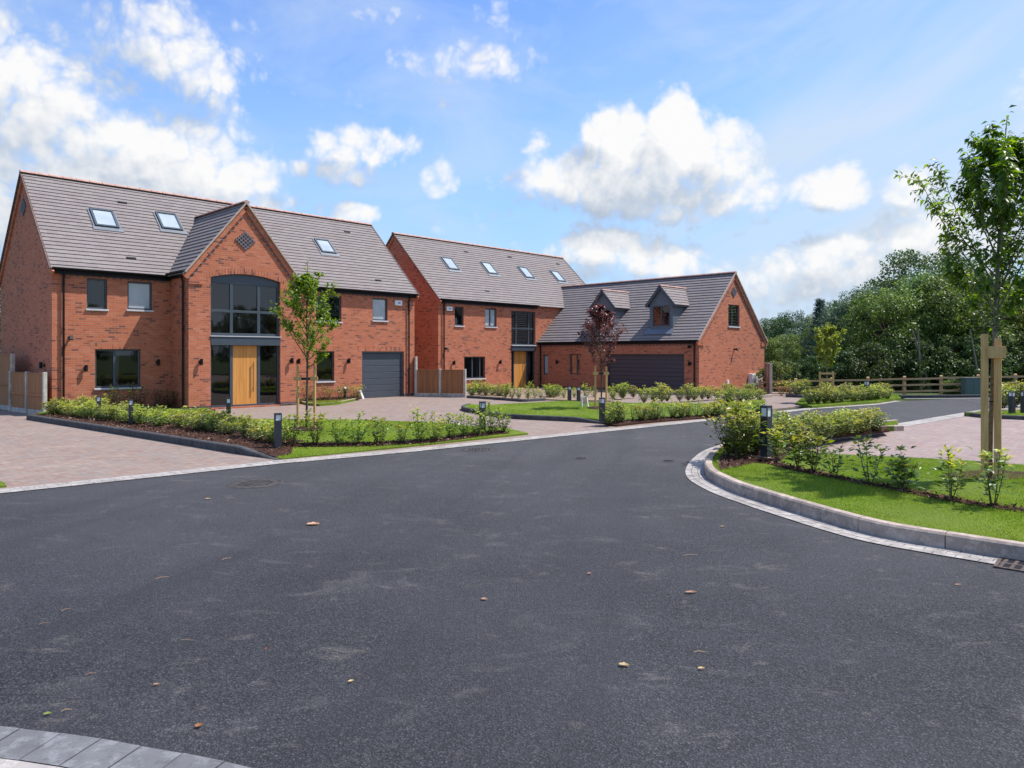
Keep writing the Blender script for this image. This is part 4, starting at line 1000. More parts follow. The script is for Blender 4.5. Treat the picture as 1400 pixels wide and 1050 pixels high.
for s0, s1 in ((37.1, 37.62), (37.8, 38.33)):
    m = MB(); fbox(m, WG, s0, s1, 0, .24, .28, .93); b_ = H2.part('meter_box', m, M['white'], bevel=.012)
    q = MB(); fbox(q, WG, s0+.06, s1-.06, .241, .252, .34, .87); H2.part('door', q, M['white'], b_, bevel=.004)
m = MB(); fbox(m, WG, 34.68, 34.84, 0, .07, .45, .65); H2.part('outside_socket', m, M['white'], bevel=.01)
# dormers
AD = 32.36; zr = lambda a: WEZ+wsl*(a-AW)
for bc in (B2-8.08, B2-4.36):
    hw, ze, za = .70, 4.52, 5.42; DF = ('a', AD, -1); zb = zr(AD)-.02
    d = MB(); back = lambda z: AW+(z-WEZ)/wsl
    # cheeks and front frame
    win = (bc-.52, bc+.52, 3.44, 4.50)
    facade(d, DF, bc-hw, bc+hw, zb-.15, lambda s: 4.62+(za-4.62)*(1-abs(s-bc)/hw), [win], .10, (bc,))
    for sg in (-1, 1): d.poly([(AD, bc+sg*hw, zb-.15), (AD, bc+sg*hw, 4.62), (back(4.62)+.05, bc+sg*hw, 4.62), (AD+.05, bc+sg*hw, zb-.15)])
    dm = H2.part('dormer', d, M['anth_flat'])
    e = MB(); dg = (za+.10-ze)/.86
    for sg in (-1, 1):
        q0 = bc+sg*.88; roof_slope(e, 'b' if False else 'a', AD-.16, lambda z: back(z)+.06, q0, za+.12-.88*dg, bc, za+.12, .2)
    dr = H2.part('roof', e, M['tile'], dm); ridge_tiles(H2, dr, 'a', AD-.16, back(za+.1)+.05, bc, za+.14, .10)
    t = MB()
    for sg in (-1, 1):
        z0 = za+.12-.88*dg
        t.beam((AD-.13, bc+sg*.86, z0-.04), (AD-.13, bc+.0, za+.04), .06, .16, (-1, 0, 0)) if False else t.beam((AD-.12, bc+sg*.86, z0-.03), (AD-.12, bc, za+.05), .14, .05, (-1, 0, 0))
        t.box(AD-.15, back(z0)+.25, bc+sg*.70, bc+sg*.86, z0-.09, z0-.01)
    H2.part('bargeboard', t, M['anth'], dm)
    f = MB(); s0, s1, z0, z1 = win
    for s in (s0, s1-.06, (s0+s1)/2-.04): fbox(f, DF, s, s+(.08 if s not in (s0, s1-.06) else .06), -.08, -.02, z0, z1)
    for z in (z0, z1-.06): fbox(f, DF, s0+.06, s1-.06, -.078, -.022, z, z+.06)
    H2.part('frame', f, M['anth'], dm)
    p = MB(); p.poly([FP(DF, s0, -.05, z0), FP(DF, s1, -.05, z0), FP(DF, s1, -.05, z1), FP(DF, s0, -.05, z1)]); H2.part('pane', p, M['glass'], dm)
    q = MB(); c = math.atan(wsl)
    P = [(AD-.02-x*math.cos(c)-l*-math.sin(c)*-1, bc+y, zr(AD)-x*math.sin(c)+l*math.cos(c)) for l in (.03, .05) for x, y in ((0, -.78), (.42, -.86), (.42, .86), (0, .78))]
    q.v += P
    for f_ in ((0,3,2,1),(4,5,6,7),(0,1,5,4),(1,2,6,5),(2,3,7,6),(3,0,4,7)): q.f.append(f_); q.mi.append(0)
    H2.part('apron', q, M['lead'], dm)

# ------------------------------------------------------------------ fences
def board_fence(name, label, p0, p1, h, npan, z=0.0, end_post=True, group=None, ph=.12):
    p0 = np.array(p0[:2]); p1 = np.array(p1[:2]); L = np.linalg.norm(p1-p0); rz = math.atan2(*(p1-p0)[::-1])
    t = thing(name, label, 'fence', (*p0, z), rz, group); w = L/npan
    for i in range(npan):
        b = MB(); x0, x1 = i*w+.055, (i+1)*w-.055; k = max(4, int((x1-x0)/.105))
        for j in range(k):
            a = x0+(x1-x0)*j/k; e = x0+(x1-x0)*(j+1)/k
            b.poly([(a, -.012, .17), (e+.012, -.026, .17), (e+.012, -.026, h-.03), (a, -.012, h-.03)]); b.box(a, e, -.010, .006, .17, h-.03)
        b.box(x0, x1, -.035, .02, h-.03, h); b.box(x0, x1, .006, .045, h*.45, h*.45+.07)
        t_ = b.build('panel', M['feather'], t)
        g = MB(); g.box(x0-.02, x1+.02, -.02, .02, -.05, .165); g.build('gravel_board', M['conc_post'], t)
    for i in range(npan+(1 if end_post else 0)):
        q = MB(); q.box(i*w-.055, i*w+.055, -.06, .06, -.05, h+.03); q.build('post', M['conc_post'], t, bevel=.012)
    return t
fa, fb = G(15, 562.4, .0), G(61, 568.5, .0)
board_fence('board_fence', 'low brown board fence with concrete posts beside the left house wall', fb, fa, 1.38, 2)
d = np.array(fa[:2]) - np.array(AB(6.3, B1)[:2])
board_fence('board_fence', 'tall brown board fence running back past the left house', (fa[0]-.02, fa[1]+.12), (fa[0]+D2[0]*6-.4, fa[1]+D2[1]*6), 1.98, 3)
board_fence('board_fence', 'low brown board fence with concrete posts between the two houses', G(569, 542.2), G(635.5, 543.4), 1.28, 2)
board_fence('board_fence', 'tall brown board fence running back between the two houses', G(568.6, 541.6), (G(568.6, 541.6)[0]+D2[0]*4+.3, G(568.6, 541.6)[1]+D2[1]*4), 1.85, 2)
board_fence('board_fence', 'tall brown board fence at the far corner of the garage wing', G(1054, 540), ((1046.5-CU)/FOC*38.6, 38.6), 1.62, 2, -.1)

def rail_fence(label, p0, p1, z0, z1, n, h=1.02):
    p0 = np.array(p0); p1 = np.array(p1); t = thing('rail_fence', label, 'fence', (*p0, 0)); d = (p1-p0)/n; rn = random.Random(3)
    for i in range(n+1):
        x, y = d*i; z = z0+(z1-z0)*i/n; q = MB(); q.box(x-.065, x+.065, y-.05, y+.05, -.4, z+.05); q.poly([(x-.065,y-.05,z+.05),(x+.065,y-.05,z+.05),(x+.065,y,z+.085),(x-.065,y,z+.085)]); q.build('post', M['rail'], t)
    for r in range(3):
        for i in range(n):
            a = d*i; b = d*(i+1); za = z0+(z1-z0)*i/n-.06-r*.31; zb = z0+(z1-z0)*(i+1)/n-.06-r*.31
            q = MB(); q.beam((a[0], a[1]-.07, za+rn.uniform(-.015, .015)), (b[0], b[1]-.07, zb+rn.uniform(-.015, .015)), .045, .088); q.build('rail', M['rail'], t)
    return t
rail_fence('brown three-rail timber fence along the far side of the road', (12.4, 36.4), (31.5, 35.0), .66, 1.12, 11)

# ------------------------------------------------------------------ bollard lights
def bollard(label, p, h, rz=.5, w=.135, group=None, name='bollard_light', plate=True):
    t = thing(name, label, 'bollard light', p, rz, group)
    b = MB(); b.box(-w/2, w/2, -w/2, w/2, -.02, h*.79); b.build('post', M['bollard'], t, bevel=.006)
    c = MB(); c.box(-w/2, w/2, -w/2, w/2, h*.955, h)
    for x in (-1, 1):
        for y in (-1, 1): c.box(x*w/2-x*.018, x*w/2, y*w/2-y*.018, y*w/2, h*.79, h*.955)
    c.build('cap', M['bollard'], t)
    l = MB(); l.box(-w/2+.012, w/2-.012, -w/2+.012, w/2-.012, h*.792, h*.953); l.build('light_panel', M['lens'], t)
    if plate:
        q = MB(); q.box(-w*.9, w*.9, -w*.9, w*.9, -.03, .012); q.build('base_plate', M['conc_post'], t)
    return t
bollard('tall square graphite bollard light at the nose of the right-hand island', G(1047.5, 625, .145), .93, .62, .15)
bollard('square graphite bollard light at the bark corner of the left lawn', G(380, 611, .13), .68, .45, .135, plate=False)
bollard('square graphite bollard light at the near end of the hedge by the copper tree', G(823, 577.5, .12), .68, .3, .13, plate=False)
bollard('square bollard light in front of the glazed entrance, behind the clipped hedge', G(312.5, 576.5, .13), .66, .35, .12, plate=False)
bollard('square bollard light among shrubs at the end of the left lawn by the middle drive', G(659.5, 588.5, .1), .72, .45, .13, plate=False)
bollard('left one of two bollard lights in front of the garage wing', G(778.5, 548.8, .06), .62, .3, .13, plate=False)
bollard('bollard light beside the small white A-frame stand', G(791, 549.3, .06), .60, .3, .13, plate=False)
bollard('small bollard light in the hedge below the left ground-floor window', G(135, 573, .13), .66, .5, .11, plate=False)
bollard('bollard light half hidden in the hedge at left, nearer the drive', G(179, 580, .13), .66, .5, .11, plate=False)
bollard('bollard light on the far right lawn next to the shrubs', G(1383.5, 565.5, .12), .70, .25, .14, plate=False)
bollard('bollard light cut by the right edge of the view', G(1399.5, 564.5, .12), .69, .2, .13, plate=False)
bollard('bollard light showing its white head above the far hedge', G(1185, 546, .09), .78, .3, .15, plate=False)
t = thing('bollard_light', 'slim round bollard light with white top beside the single garage', 'bollard light', G(471.5, 545, .08))
q = MB(); q.tube([(0,0,-.02), (0,0,.42)], .065, 14); q.build('post', M['bollard'], t); q = MB(); q.tube([(0,0,.42), (0,0,.48), (0,0,.50)], [.06, .06, .03], 14); q.build('light_panel', M['lens'], t)

# ------------------------------------------------------------------ young trees and their stakes
young_tree('maple_tree', 'young light green maple staked on the left lawn before the gable', 'tree', G(418.5, 586, .135), 1.55, 4.30, 1.02, [M['maple']], M['bark'], 11, .098, 36, 46, (.06, 0), .030, 'cone', .62, 6, .4, 1.1)
young_tree('copper_tree', 'young copper-leaved tree with dark red foliage on the middle lawn', 'tree', G(822, 557.5, .13), 1.35, 4.0, 1.0, [M['copper']], M['bark'], 23, .10, 38, 46, (-.18, 0), .028, 'cone', .62, 6, .5, 1.1)
young_tree('cherry_tree', 'tall slender cherry tree with drooping leaves tied to stakes at right', 'tree', G(1354, 655, .138), 2.2, 5.55, 1.12, [M['cherry']], M['bark_pale'], 34, .112, 46, 56, (.26, 0), .034, 'cone', .46, 8, 1.1, 1.75)
young_tree('pear_tree', 'small yellow-green tree held in a square timber frame by the far fence', 'tree', G(1130, 548, .09), 1.35, 3.2, .56, [M['pear']], M['bark_pale'], 41, .11, 30, 50, (0, 0), .025, 'oval', .65, 5, .4, 1.0)
def stakes(label, p, dx, h, r, tie_z, square=False, rz=0.0, dy=0.0):
    t = thing('tree_stakes', label, 'tree stakes', p, rz)
    for s in (-1, 1):
        q = MB(); hh = h-(.02 if s < 0 else .04)
        q.tube([(s*dx, s*dy, -.1), (s*dx, s*dy, hh-.02), (s*dx, s*dy, hh)], [r, r, r*.8], 10); q.build('post', M['timber'], t)
        k = MB(); k.box(min(0, s*dx), max(0, s*dx), s*dy-r-.012, s*dy-r-.004, tie_z-.035, tie_z+.03); k.build('tie', M['rubber'], t)
    b = MB(); b.box(-dx-.09, -dx+.1, -r-.03, -r, tie_z-.05, tie_z+.05); b.box(dx-.1, dx+.09, -r-.03, -r, tie_z-.05, tie_z+.05); b.build('block', M['timber'], t)
stakes('pair of round stakes holding the light green maple', G(418.7, 585.5, .13), .212, 1.60, .034, 1.25)
stakes('pair of round stakes holding the copper-leaved tree', G(821.5, 557.6, .13), .19, 1.48, .034, 1.2)
# square frame by the far fence
t = thing('tree_stakes', 'square timber frame round the small yellow-green tree', 'tree stakes', G(1130, 548.2, .09))
for x in (-.27, .27):
    q = MB(); q.box(x-.03, x+.03, -.03, .03, -.1, 1.2); q.build('post', M['timber'], t)
for z in (1.12, .88):
    q = MB(); q.box(-.24, .24, -.05, -.031, z-.04, z+.04); q.build('rail', M['timber'], t)
# big stakes at right
px, py, pz = G(1354, 655, .138)
t = thing('tree_stakes', 'two stout square stakes with a nailed cross block round the cherry trunk', 'tree stakes', (px, py, pz), -.56)
q = MB(); q.box(-.122, -.026, -.15, -.055, -.1, 2.16); q.build('post', M['timber'], t, bevel=.008)
q = MB(); q.box(.042, .136, -.11, -.016, -.1, 2.10); q.build('post', M['timber'], t, bevel=.02)
q = MB(); q.box(-.042, .19, -.185, -.151, 1.80, 1.975); q.build('crosspiece', M['timber'], t, bevel=.005)
q = MB(); q.box(-.02, .07, -.05, -.04, 1.15, 1.17); q.build('tie', M['rubber'], t)

# ------------------------------------------------------------------ shrubs
LM, OM = [M['laurel'], M['laurel_young']], [M['olive'], M['laurel_young']]
def along(line, step, jit=.05, seed=1):
    P, L = resample(line, step); rn = random.Random(seed); return [(x+rn.uniform(-jit, jit), y+rn.uniform(-jit, jit)) for x, y in P]
PROTO = {}
def plant(key, mk, pts, zf, label, group, sc=(.85, 1.15), cat='shrub', seed=5):
    rn = random.Random(seed)
    for i, (x, y) in enumerate(pts):
        kinds = mk; kk = (key, i % len(kinds)); z = zf(x, y) if callable(zf) else zf; s = rn.uniform(*sc); rz = rn.uniform(0, 6.28); szv = (s, s, s*rn.uniform(.9, 1.1))
        if kk not in PROTO:
            o = kinds[i % len(kinds)](); PROTO[kk] = o; o.location = (x, y, z-.01); o.rotation_euler = (0, 0, rz); o.scale = szv; o['label'] = label; o['group'] = group; o['category'] = cat
        else: dup(PROTO[kk], (x, y, z-.01), rz, szv, label, group) if (len(pts) < 9 or rn.random() > .07) else None
def sh(h, w, ns, leaf, mats, seed, **k): return lambda: shrub('laurel_shrub', '', 'shrub', h, w, ns, leaf, mats, seed, **k)
bushy = [sh(.56, .56, 17, .095, OM, s, per=30, tip=11) for s in (1, 2, 3)]
slim = [sh(.66, .42, 7, .10, LM, s, per=28, tip=10) for s in (4, 5, 6, 7)]
dense = [sh(.72, .60, 18, .095, OM, s, per=30, tip=11) for s in (8, 9, 10)]
slim_mk = sh(.76, .42, 6, .095, OM, 15, per=20, tip=9)
plant('A', bushy + [slim_mk], along(offset(HEDGE_A, .16), .40, .05, 1), rise, 'bushy variegated shrub in the front hedge row along the left drive kerb', 'hedge row along the left drive kerb', (.72, .98))
hb = offset(HEDGE_A, .72)
plant('A', bushy, along(hb[:len(hb)*2//3], .42, .08, 2), rise, 'bushy shrub in the back hedge row nearer the left house', 'back hedge row by the left house', (.72, 1.0))
plant('B', slim, along(HEDGE_B[2:], .45, .06, 3), rise, 'slim young laurel in the sparse row along the left lawn by the road', 'sparse laurel row on the left lawn', (.9, 1.25))
plant('C', dense + [slim_mk], along(offset(HEDGE_C, .10), .36, .06, 4), rise, 'leafy shrub in the front hedge row of the middle lawn along the road', 'front hedge row of the middle lawn', (.72, .94))
plant('C', dense, along([G(*p)[:2] for p in [(880,553),(930,550),(985,547),(1040,545)]], .5, .1, 5), .08, 'taller yellow-green shrub in the back row before the garage wing', 'back hedge row before the garage wing', (.75, 1.1))
plant('C', dense, along([G(*p)[:2] for p in [(985,556),(1010,554),(1036,551)]], .5, .1, 6), .1, 'leafy shrub at the hedge end below the white meter boxes', 'hedge end below the meter boxes', (.75, .9))
big = [sh(1.02, .76, 17, .125, LM, s, per=34, tip=11) for s in (21, 22)]
plant('N', big, [G(*p, .14)[:2] for p in [(999,622),(1012,627),(1021,615),(1033,620)]], .145, 'large glossy laurel bush on the bark at the island nose', 'laurel clump at the island nose', (.86, 1.0))
plant('C', dense, along([G(*p, .14)[:2] for p in [(1046,613),(1068,610.5),(1100,604.5),(1140,598),(1176,593),(1206,588.5)]], .33, .04, 8), .14, 'leafy variegated shrub in the thick hedge between road and side driveway', 'thick hedge beside the side driveway', (.72, .98))
plant('C', dense, along([G(*p, .14)[:2] for p in [(1046,606),(1100,599.5),(1150,592.5),(1200,586)]], .36, .04, 9), .14, 'leafy shrub at the road side of the thick hedge by the side driveway', 'road side of the thick hedge', (.72, .95))
near = [(1061,630,.60,'low rounded'), (1090,640,.62,'broad leafy'), (1112,645.5,.68,'upright dense'), (1142,654,.62,'twin-stemmed'), (1189,664,.83,'tall open'), (1234,670,.62,'dark rounded'), (1301,684,.64,'loose spreading'), (1357,693,.78,'bronze-tipped leggy')]
where = ['beside the tall bollard light', 'second from the tall bollard light', 'third from the tall bollard light', 'fourth from the tall bollard light', 'tallest of the row on the island lawn', 'between the tall plant and the loose spreading plant', 'left of the cherry tree stakes', 'in front of the cherry tree stakes']
for i, (u, v, h, ad) in enumerate(near):
    o = shrub('laurel_shrub', f'{ad} young laurel {where[i]}', 'shrub', h*1.04, h*.5, [5, 6, 7, 3, 4, 6, 4, 4][i], .12, LM, 50+i, group='young laurels on the island lawn', lo=.16 if i != 7 else .22, per=36, tip=11)
    o.location = G(u, v, .14); o.rotation_euler = (0, 0, i*1.3)
plant('C', dense, along([G(*p, .09)[:2] for p in [(1106,552.5),(1140,550.5),(1180,547.5),(1212,545.5)]], .46, .1, 10), .09, 'leafy shrub in the hedge on the far verge before the rail fence', 'hedge on the far verge', (.8, 1.05))
plant('C', dense, along([G(*p, .09)[:2] for p in [(1110,549),(1160,546),(1208,543.5)]], .5, .1, 11), .09, 'back-row shrub in the far verge hedge against the rail fence', 'back row of the far verge hedge', (.85, 1.1))
plant('C', dense, [G(*p, .12)[:2] for p in [(1371,558),(1388,556.5),(1404,557),(1420,558),(1378,553),(1398,552)]], .12, 'yellow-green shrub behind the bollard light on the far right lawn', 'shrubs on the far right lawn', (1.1, 1.35))
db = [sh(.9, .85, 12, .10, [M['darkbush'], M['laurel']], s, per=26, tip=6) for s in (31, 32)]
plant('D', db, [AB(a, B1-.6)[:2] for a in (8.3, 9.0, 9.7, 10.1)], .1, 'dark evergreen shrub against the shaded wall under the left windows', 'dark shrubs under the left windows', (.7, 1.05))
fl = [sh(.5, .5, 9, .085, OM, 35, per=16), sh(.5, .5, 8, .085, [M['redleaf'], M['olive']], 36, per=16)]
plant('E', fl, [AB(a, B1-b)[:2] for a, b in ((15.0,.5),(15.4,.9),(15.8,.5),(16.2,.8),(16.6,.5),(17.0,.8),(17.4,.5),(17.8,.6),(18.15,.45),(7.3,.8),(7.8,.9))], .09, 'mixed flowering border plant at the foot of the left house wall', 'border plants at the left house wall', (.9, 1.35))
plant('A', bushy, [G(*p)[:2] for p in [(645,542),(655,541),(664,542.5),(673,541.5),(683,543),(692,542)]], .06, 'bushy shrub under the ground-floor window of the further house', 'shrubs under the further house window', (.95, 1.3))
plant('B', slim, [G(*p)[:2] for p in [(700,547),(709,546.5),(722,547.5),(731,545.5),(739,546.5),(748,544),(757,545.5),(764,543.5),(771,546),(785,545),(801,546),(812,544.5),(838,548),(850,546.5),(862,548.5),(690,547),(716,545)]], .06, 'small leafy plant in the sandy bed before the garage wing', 'plants in the sandy bed', (.7, 1.15))
plant('C', dense, [G(*p)[:2] for p in [(838,546),(852,546),(866,545),(752,544.5),(760,544)]], .06, 'leafy shrub close to the wide dark garage door', 'shrubs by the wide garage door', (.75, 1.0))
plant('F', [sh(.7, .6, 8, .10, [M['redleaf'], M['laurel_young']], 37, per=18)], [G(1068,541)[:2], G(1079,541)[:2]], .0, 'orange-red leaved shrub by the rail fence beyond the wing', 'orange-red shrubs by the fence', (.9, 1.2))
plant('C', dense, [G(1090,543)[:2], G(1098,542.5)[:2]], .02, 'green shrub by the far end of the side drive', 'shrubs at the end of the side drive', (1.0, 1.2))

# ------------------------------------------------------------------ trees and bushes beyond the fence
def bt(key, mk, u, y, sc, label, rz=0.0, z=-.1):
    """a tree at depth y (m) on the sight line through column u"""
    x = (u-CU)/FOC*y
    if key not in PROTO:
        o = mk(); PROTO[key] = o; o.location = (x, y, z); o.rotation_euler = (0, 0, rz); o.scale = sc if hasattr(sc, '__len__') else (sc,)*3; o['label'] = label; o['group'] = 'trees beyond the fence'
        return o
    return dup(PROTO[key], (x, y, z), rz, sc, label, 'trees beyond the fence')
oakA = lambda: big_tree('oak_tree', 8, 7.5, M['oakleaf'], M['bark'], 101, n=26000, leaf=.165, base=.22, clumps=90)
oakB = lambda: big_tree('oak_tree', 8, 6.6, M['oakleaf'], M['bark'], 102, n=23000, leaf=.165, base=.2, clumps=80, shape=.9)
hzA = lambda: big_tree('hazel_tree', 6, 5.4, M['hazel'], M['bark'], 103, n=25000, leaf=.14, base=.16, clumps=110)
hzB = lambda: big_tree('hazel_tree', 6, 5.0, M['hazel'], M['bark'], 104, n=23000, leaf=.14, base=.12, clumps=90, shape=1.15)
wlA = lambda: big_tree('willow_tree', 6, 5, M['willow'], M['bark'], 105, n=20000, leaf=.14, base=.1, clumps=80)
bush = lambda: big_tree('hedgerow_bush', 2.6, 3.4, M['oakleaf'], M['bark'], 106, n=13000, leaf=.12, base=.02, clumps=60)
hedge2 = lambda: big_tree('hedgerow_bush', 2.6, 3.2, M['hazel'], M['bark'], 107, n=8000, leaf=.14, base=.02, clumps=60)
bt('oa', oakA, 1272, 58, 1.28, 'tall dark oak rising above the hedgerow left of the cherry tree', .3)
bt('ob', oakB, 1232, 55, .95, 'dark rounded oak on the left shoulder of the tall one', 1.2)
bt('ha', hzA, 1262, 44, 1.12, 'pale green hazel in front of the dark oak', .4)
bt('hb', hzB, 1215, 43, 1.0, 'mid green hazel at the left end of the tall hedgerow', 2.0)
bt('ha', hzA, 1310, 43, 1.2, 'broad hazel behind the utility cabinet', 2.2)
bt('hb', hzB, 1352, 44, 1.15, 'leafy hazel directly behind the cherry stakes', 3.9)
bt('ha', hzA, 1400, 45, 1.1, 'hazel at the right edge of the view behind the bollard light', 5.0)
bt('ob', oakB, 1445, 52, 1.0, 'dark oak mostly beyond the right edge of the view', 3.3)
bt('wa', wlA, 1160, 47, .88, 'grey-green willow between the small staked tree and the hedgerow', .2)
bt('wa', wlA, 1190, 46, 1.0, 'grey-green willow beside the first hazel', 2.5)
bt('hb', hzB, 1140, 52, .85, 'hazel behind the small staked tree', 4.4)
bt('ob', oakB, 1085, 66, .72, 'dark oak just right of the garage wing gable', 2.6)
bt('oa', oakA, 1058, 74, .72, 'distant oak half hidden by the garage wing gable', 4.1)
bt('ob', oakB, 1165, 68, .95, 'distant dark oak behind the willows', 5.3)
bt('oa', oakA, 1195, 72, .95, 'distant oak between the willows and the tall oak', 1.7)
bt('wa', wlA, 1098, 55, .72, 'low grey-green willow left of the conifer', 4.0)
bt('hb', hzB, 1068, 48, .56, 'low light green hazel at the corner of the garage wing', 1.0)
bt('oa', oakA, -32, 52, .95, 'dark tree glimpsed beside the left gable', .9)
for i, (x, y, sc) in enumerate([(33, 19, .92), (37, 12, .85), (39, 4, 1.0), (38, -5, .9), (33, -13, .95), (44, 22, 1.1)]):
    o = dup(PROTO['oa' if i % 2 else 'ob'], (x, y, -.1), i*1.7, sc, 'tree off to the right, seen only as a reflection in the house windows', 'trees reflected in the windows')
def conifer():
    root = thing('pine_tree', '', 'tree'); rng = np.random.default_rng(9); h = 7.0; mt = MB(); mt.tube([(0,0,-.1), (0,0,h*.5), (0,0,h)], [.14, .08, .015], 8); P, D, L = [], [], []
    for i in range(70):
        z = h*(.12+.87*(i/70)); r = (1-(z/h))*2.0*rng.uniform(.75, 1.1)+.12; az = i*2.4; e = np.array([math.cos(az)*r, math.sin(az)*r, z+r*.25]); s = np.array([0, 0, z]); mt.tube([s, e], [.03, .008], 4, False)
        for j in range(110):
            t = rng.uniform(.15, 1); p = s+(e-s)*t+rng.normal(size=3)*.10*np.array([1, 1, .6]); P.append(p); D.append(unit(e-s)+dirs(1, rng)[0]*1.1+np.array([0, 0, .3])); L.append(rng.uniform(.12, .24))
    P, D, L = map(np.array, (P, D, L)); V, F, k = leaf_arrays(P, D, rng.normal(size=P.shape), L, L*.28, fine=False)
    mt.build('trunk', M['bark'], root); tri_mesh('crown', V, F, [M['pine']], None, root); return root
bt('pi', conifer, 1121, 50, .84, 'pointed blue-green pine standing above the low trees')
for i, (u, y, s, lb) in enumerate([(1078,40.5,.62,'low dark bush left of the small staked tree'), (1112,40.5,.7,'dark bush behind the small staked tree'), (1150,40.2,.8,'dark hedgerow bush right of the small staked tree'), (1186,40,.95,'dark hedgerow bush behind the far verge hedge'), (1222,40.2,1.0,'dark hedgerow bush at the start of the open road'), (1258,40,1.05,'dark hedgerow bush mid-way along the rail fence'), (1294,40.4,1.1,'dark hedgerow bush left of the utility cabinet'), (1330,40,1.1,'dark hedgerow bush behind the utility cabinet'), (1366,40.3,1.05,'dark hedgerow bush right of the cherry stakes'), (1402,40,1.1,'dark hedgerow bush at the right edge'), (1440,40,1.1,'dark hedgerow bush past the right edge')]):
    bt('bu', bush, u, y, s, lb, i*1.1)
bt('h2', hedge2, 1062, 39, .62, 'pale flowering bush at the corner of the garage wing', .5)
bt('h2', hedge2, 1325, 37.2, .34, 'small leafy bush overgrowing the utility cabinet', 2.1)
bt('bu', bush, 1312, 36.1, .34, 'dark low bush at the left side of the utility cabinet', 1.0)
bt('h2', hedge2, 1300, 36.6, .3, 'low scrub against the rail fence left of the utility cabinet', 3.1)
for i, (u, y, lean, lb) in enumerate([(1224, 41.2, .1, 'upright pale bare trunk behind the rail fence'), (1236, 41.4, .9, 'leaning pale bare trunk behind the rail fence'), (1300, 40.9, .5, 'thin leaning bare stem left of the cabinet')]):
    t = thing('bare_trunk', lb, 'tree trunk', ((u-CU)/FOC*y-.0, y-2.6, -.1)); q = MB(); q.tube([(0,0,0), (-lean*.4,.05,1.6), (-lean,.1,3.4)], [.06, .05, .035], 7); q.build('trunk', M['bark_pale'], t)

# ------------------------------------------------------------------ small things
# utility cabinet
x, y, _ = G(1338, 541.5); t = thing('utility_cabinet', 'grey-green utility cabinet in front of the rail fence', 'cabinet', (x, y+.6, 0), -.05)
q = MB(); q.box(-.36, .36, -.2, .2, 0, .82); q.build('body', M['cabinet'], t, bevel=.02)
q = MB(); q.box(-.33, -.01, -.215, -.201, .08, .77); q.box(.01, .33, -.215, -.201, .08, .77); q.build('door', M['cabinet'], t, bevel=.006)
q = MB(); q.box(-.39, .39, -.23, .23, .82, .86); q.build('lid', M['cabinet'], t, bevel=.01)
# white A-frame stand on the lawn
t = thing('display_stand', 'small white A-frame stand on the lawn by the copper tree', 'display stand', G(799, 556, .13), .25)
for s in (-1, 1):
    q = MB(); q.beam((s*.11, -.10, 0), (s*.09, 0, .36), .03, .02); q.beam((s*.11, .16, 0), (s*.09, .02, .36), .03, .02); q.build('leg', M['white'], t)
q = MB(); q.box(-.15, .15, -.02, .03, .345, .375); q.build('top_bar', M['white'], t)
q = MB(); q.beam((0, -.078, .10), (0, -.022, .31), .17, .012, (0, -1, .3)); q.build('panel', M['soil'], t)
# white board leaning by the single garage, a white marker stick in the hedge
t = thing('white_board', 'short white board leaning on the wall beside the single garage door', 'board', AB(18.62, B1-.18, .0), ANG); q = MB(); q.beam((0, 0, .0), (-.10, .13, .40), .09, .03, (0, -1, .3)); q.build('board', M['white'], t)
t = thing('marker_stick', 'thin white marker stick leaning in the hedge of the middle lawn', 'stick', G(852.5, 575.5, .09)); q = MB(); q.tube([(0,0,0), (-.09, .03, .14)], .013, 6); q.build('stick', M['white'], t)
# iron covers set in the road
def cover(label, p, r, mat, ry=None):
    t = thing('manhole_cover', label, 'manhole cover', (p[0], p[1], 0)); ry = ry or r
    q = MB(); n = 28; ring = lambda k, z: [(r*k*math.cos(2*math.pi*i/n), ry*k*math.sin(2*math.pi*i/n), z) for i in range(n)]
    A, B = ring(1, .004), ring(.9, .008)
    for i in range(n): q.poly([A[i], A[(i+1) % n], B[(i+1) % n], B[i]])
    q.build('frame', mat, t); l = MB(); l.poly(ring(.88, .007))
    for a in range(-4, 5):
        for b in range(-4, 5):
            if a*a+b*b < 15: l.box(a*r*.17-r*.05, a*r*.17+r*.05, b*ry*.17-ry*.05, b*ry*.17+ry*.05, .007, .012)
    l.build('lid', mat, t)
cover('brown round manhole cover in the road beside the left lawn', G(655, 614.8), .40, M['dustiron'])
cover('dusty manhole cover in the road near the left driveway', G(349, 661), .42, M['dustiron'])
cover('small iron cover in the road before the middle drive', G(794, 627), .15, M['dustiron']); cover('small iron cover near the island nose', G(914, 630.5), .14, M['dustiron'])
# gully grate in the gutter at right
gp = np.array(G(1402, 776)[:2]); gk = np.array(G(1386, 766.3)[:2])-np.array(G(1450, 776)[:2]); ga = math.atan2(-gk[1], -gk[0])
t = thing('drain_grate', 'brown iron drain grate in the gutter at the right edge', 'drain grate', (gp[0], gp[1], .004), ga); q = MB(); L_, W_ = .46, .40
for a in (-L_/2, L_/2-.03): q.box(a, a+.03, -W_/2, W_/2, -.02, .012)
for b in (-W_/2, 0-.012, W_/2-.03): q.box(-L_/2+.03, L_/2-.03, b, b+.03, -.02, .0115)
for i in range(5): q.beam((-L_/2+.05+i*.085, -W_/2+.03, .0), (-L_/2+.07+i*.085, W_/2-.03, .0), .03, .022)
q.build('grate', M['rustiron'], t); q = MB(); q.poly([(-L_/2, -W_/2, .0095), (L_/2, -W_/2, .0095), (L_/2, W_/2, .0095), (-L_/2, W_/2, .0095)]); q.v = [(a, b, .009) for a, b, c in q.v]; q.build('pit', M['black'], t)
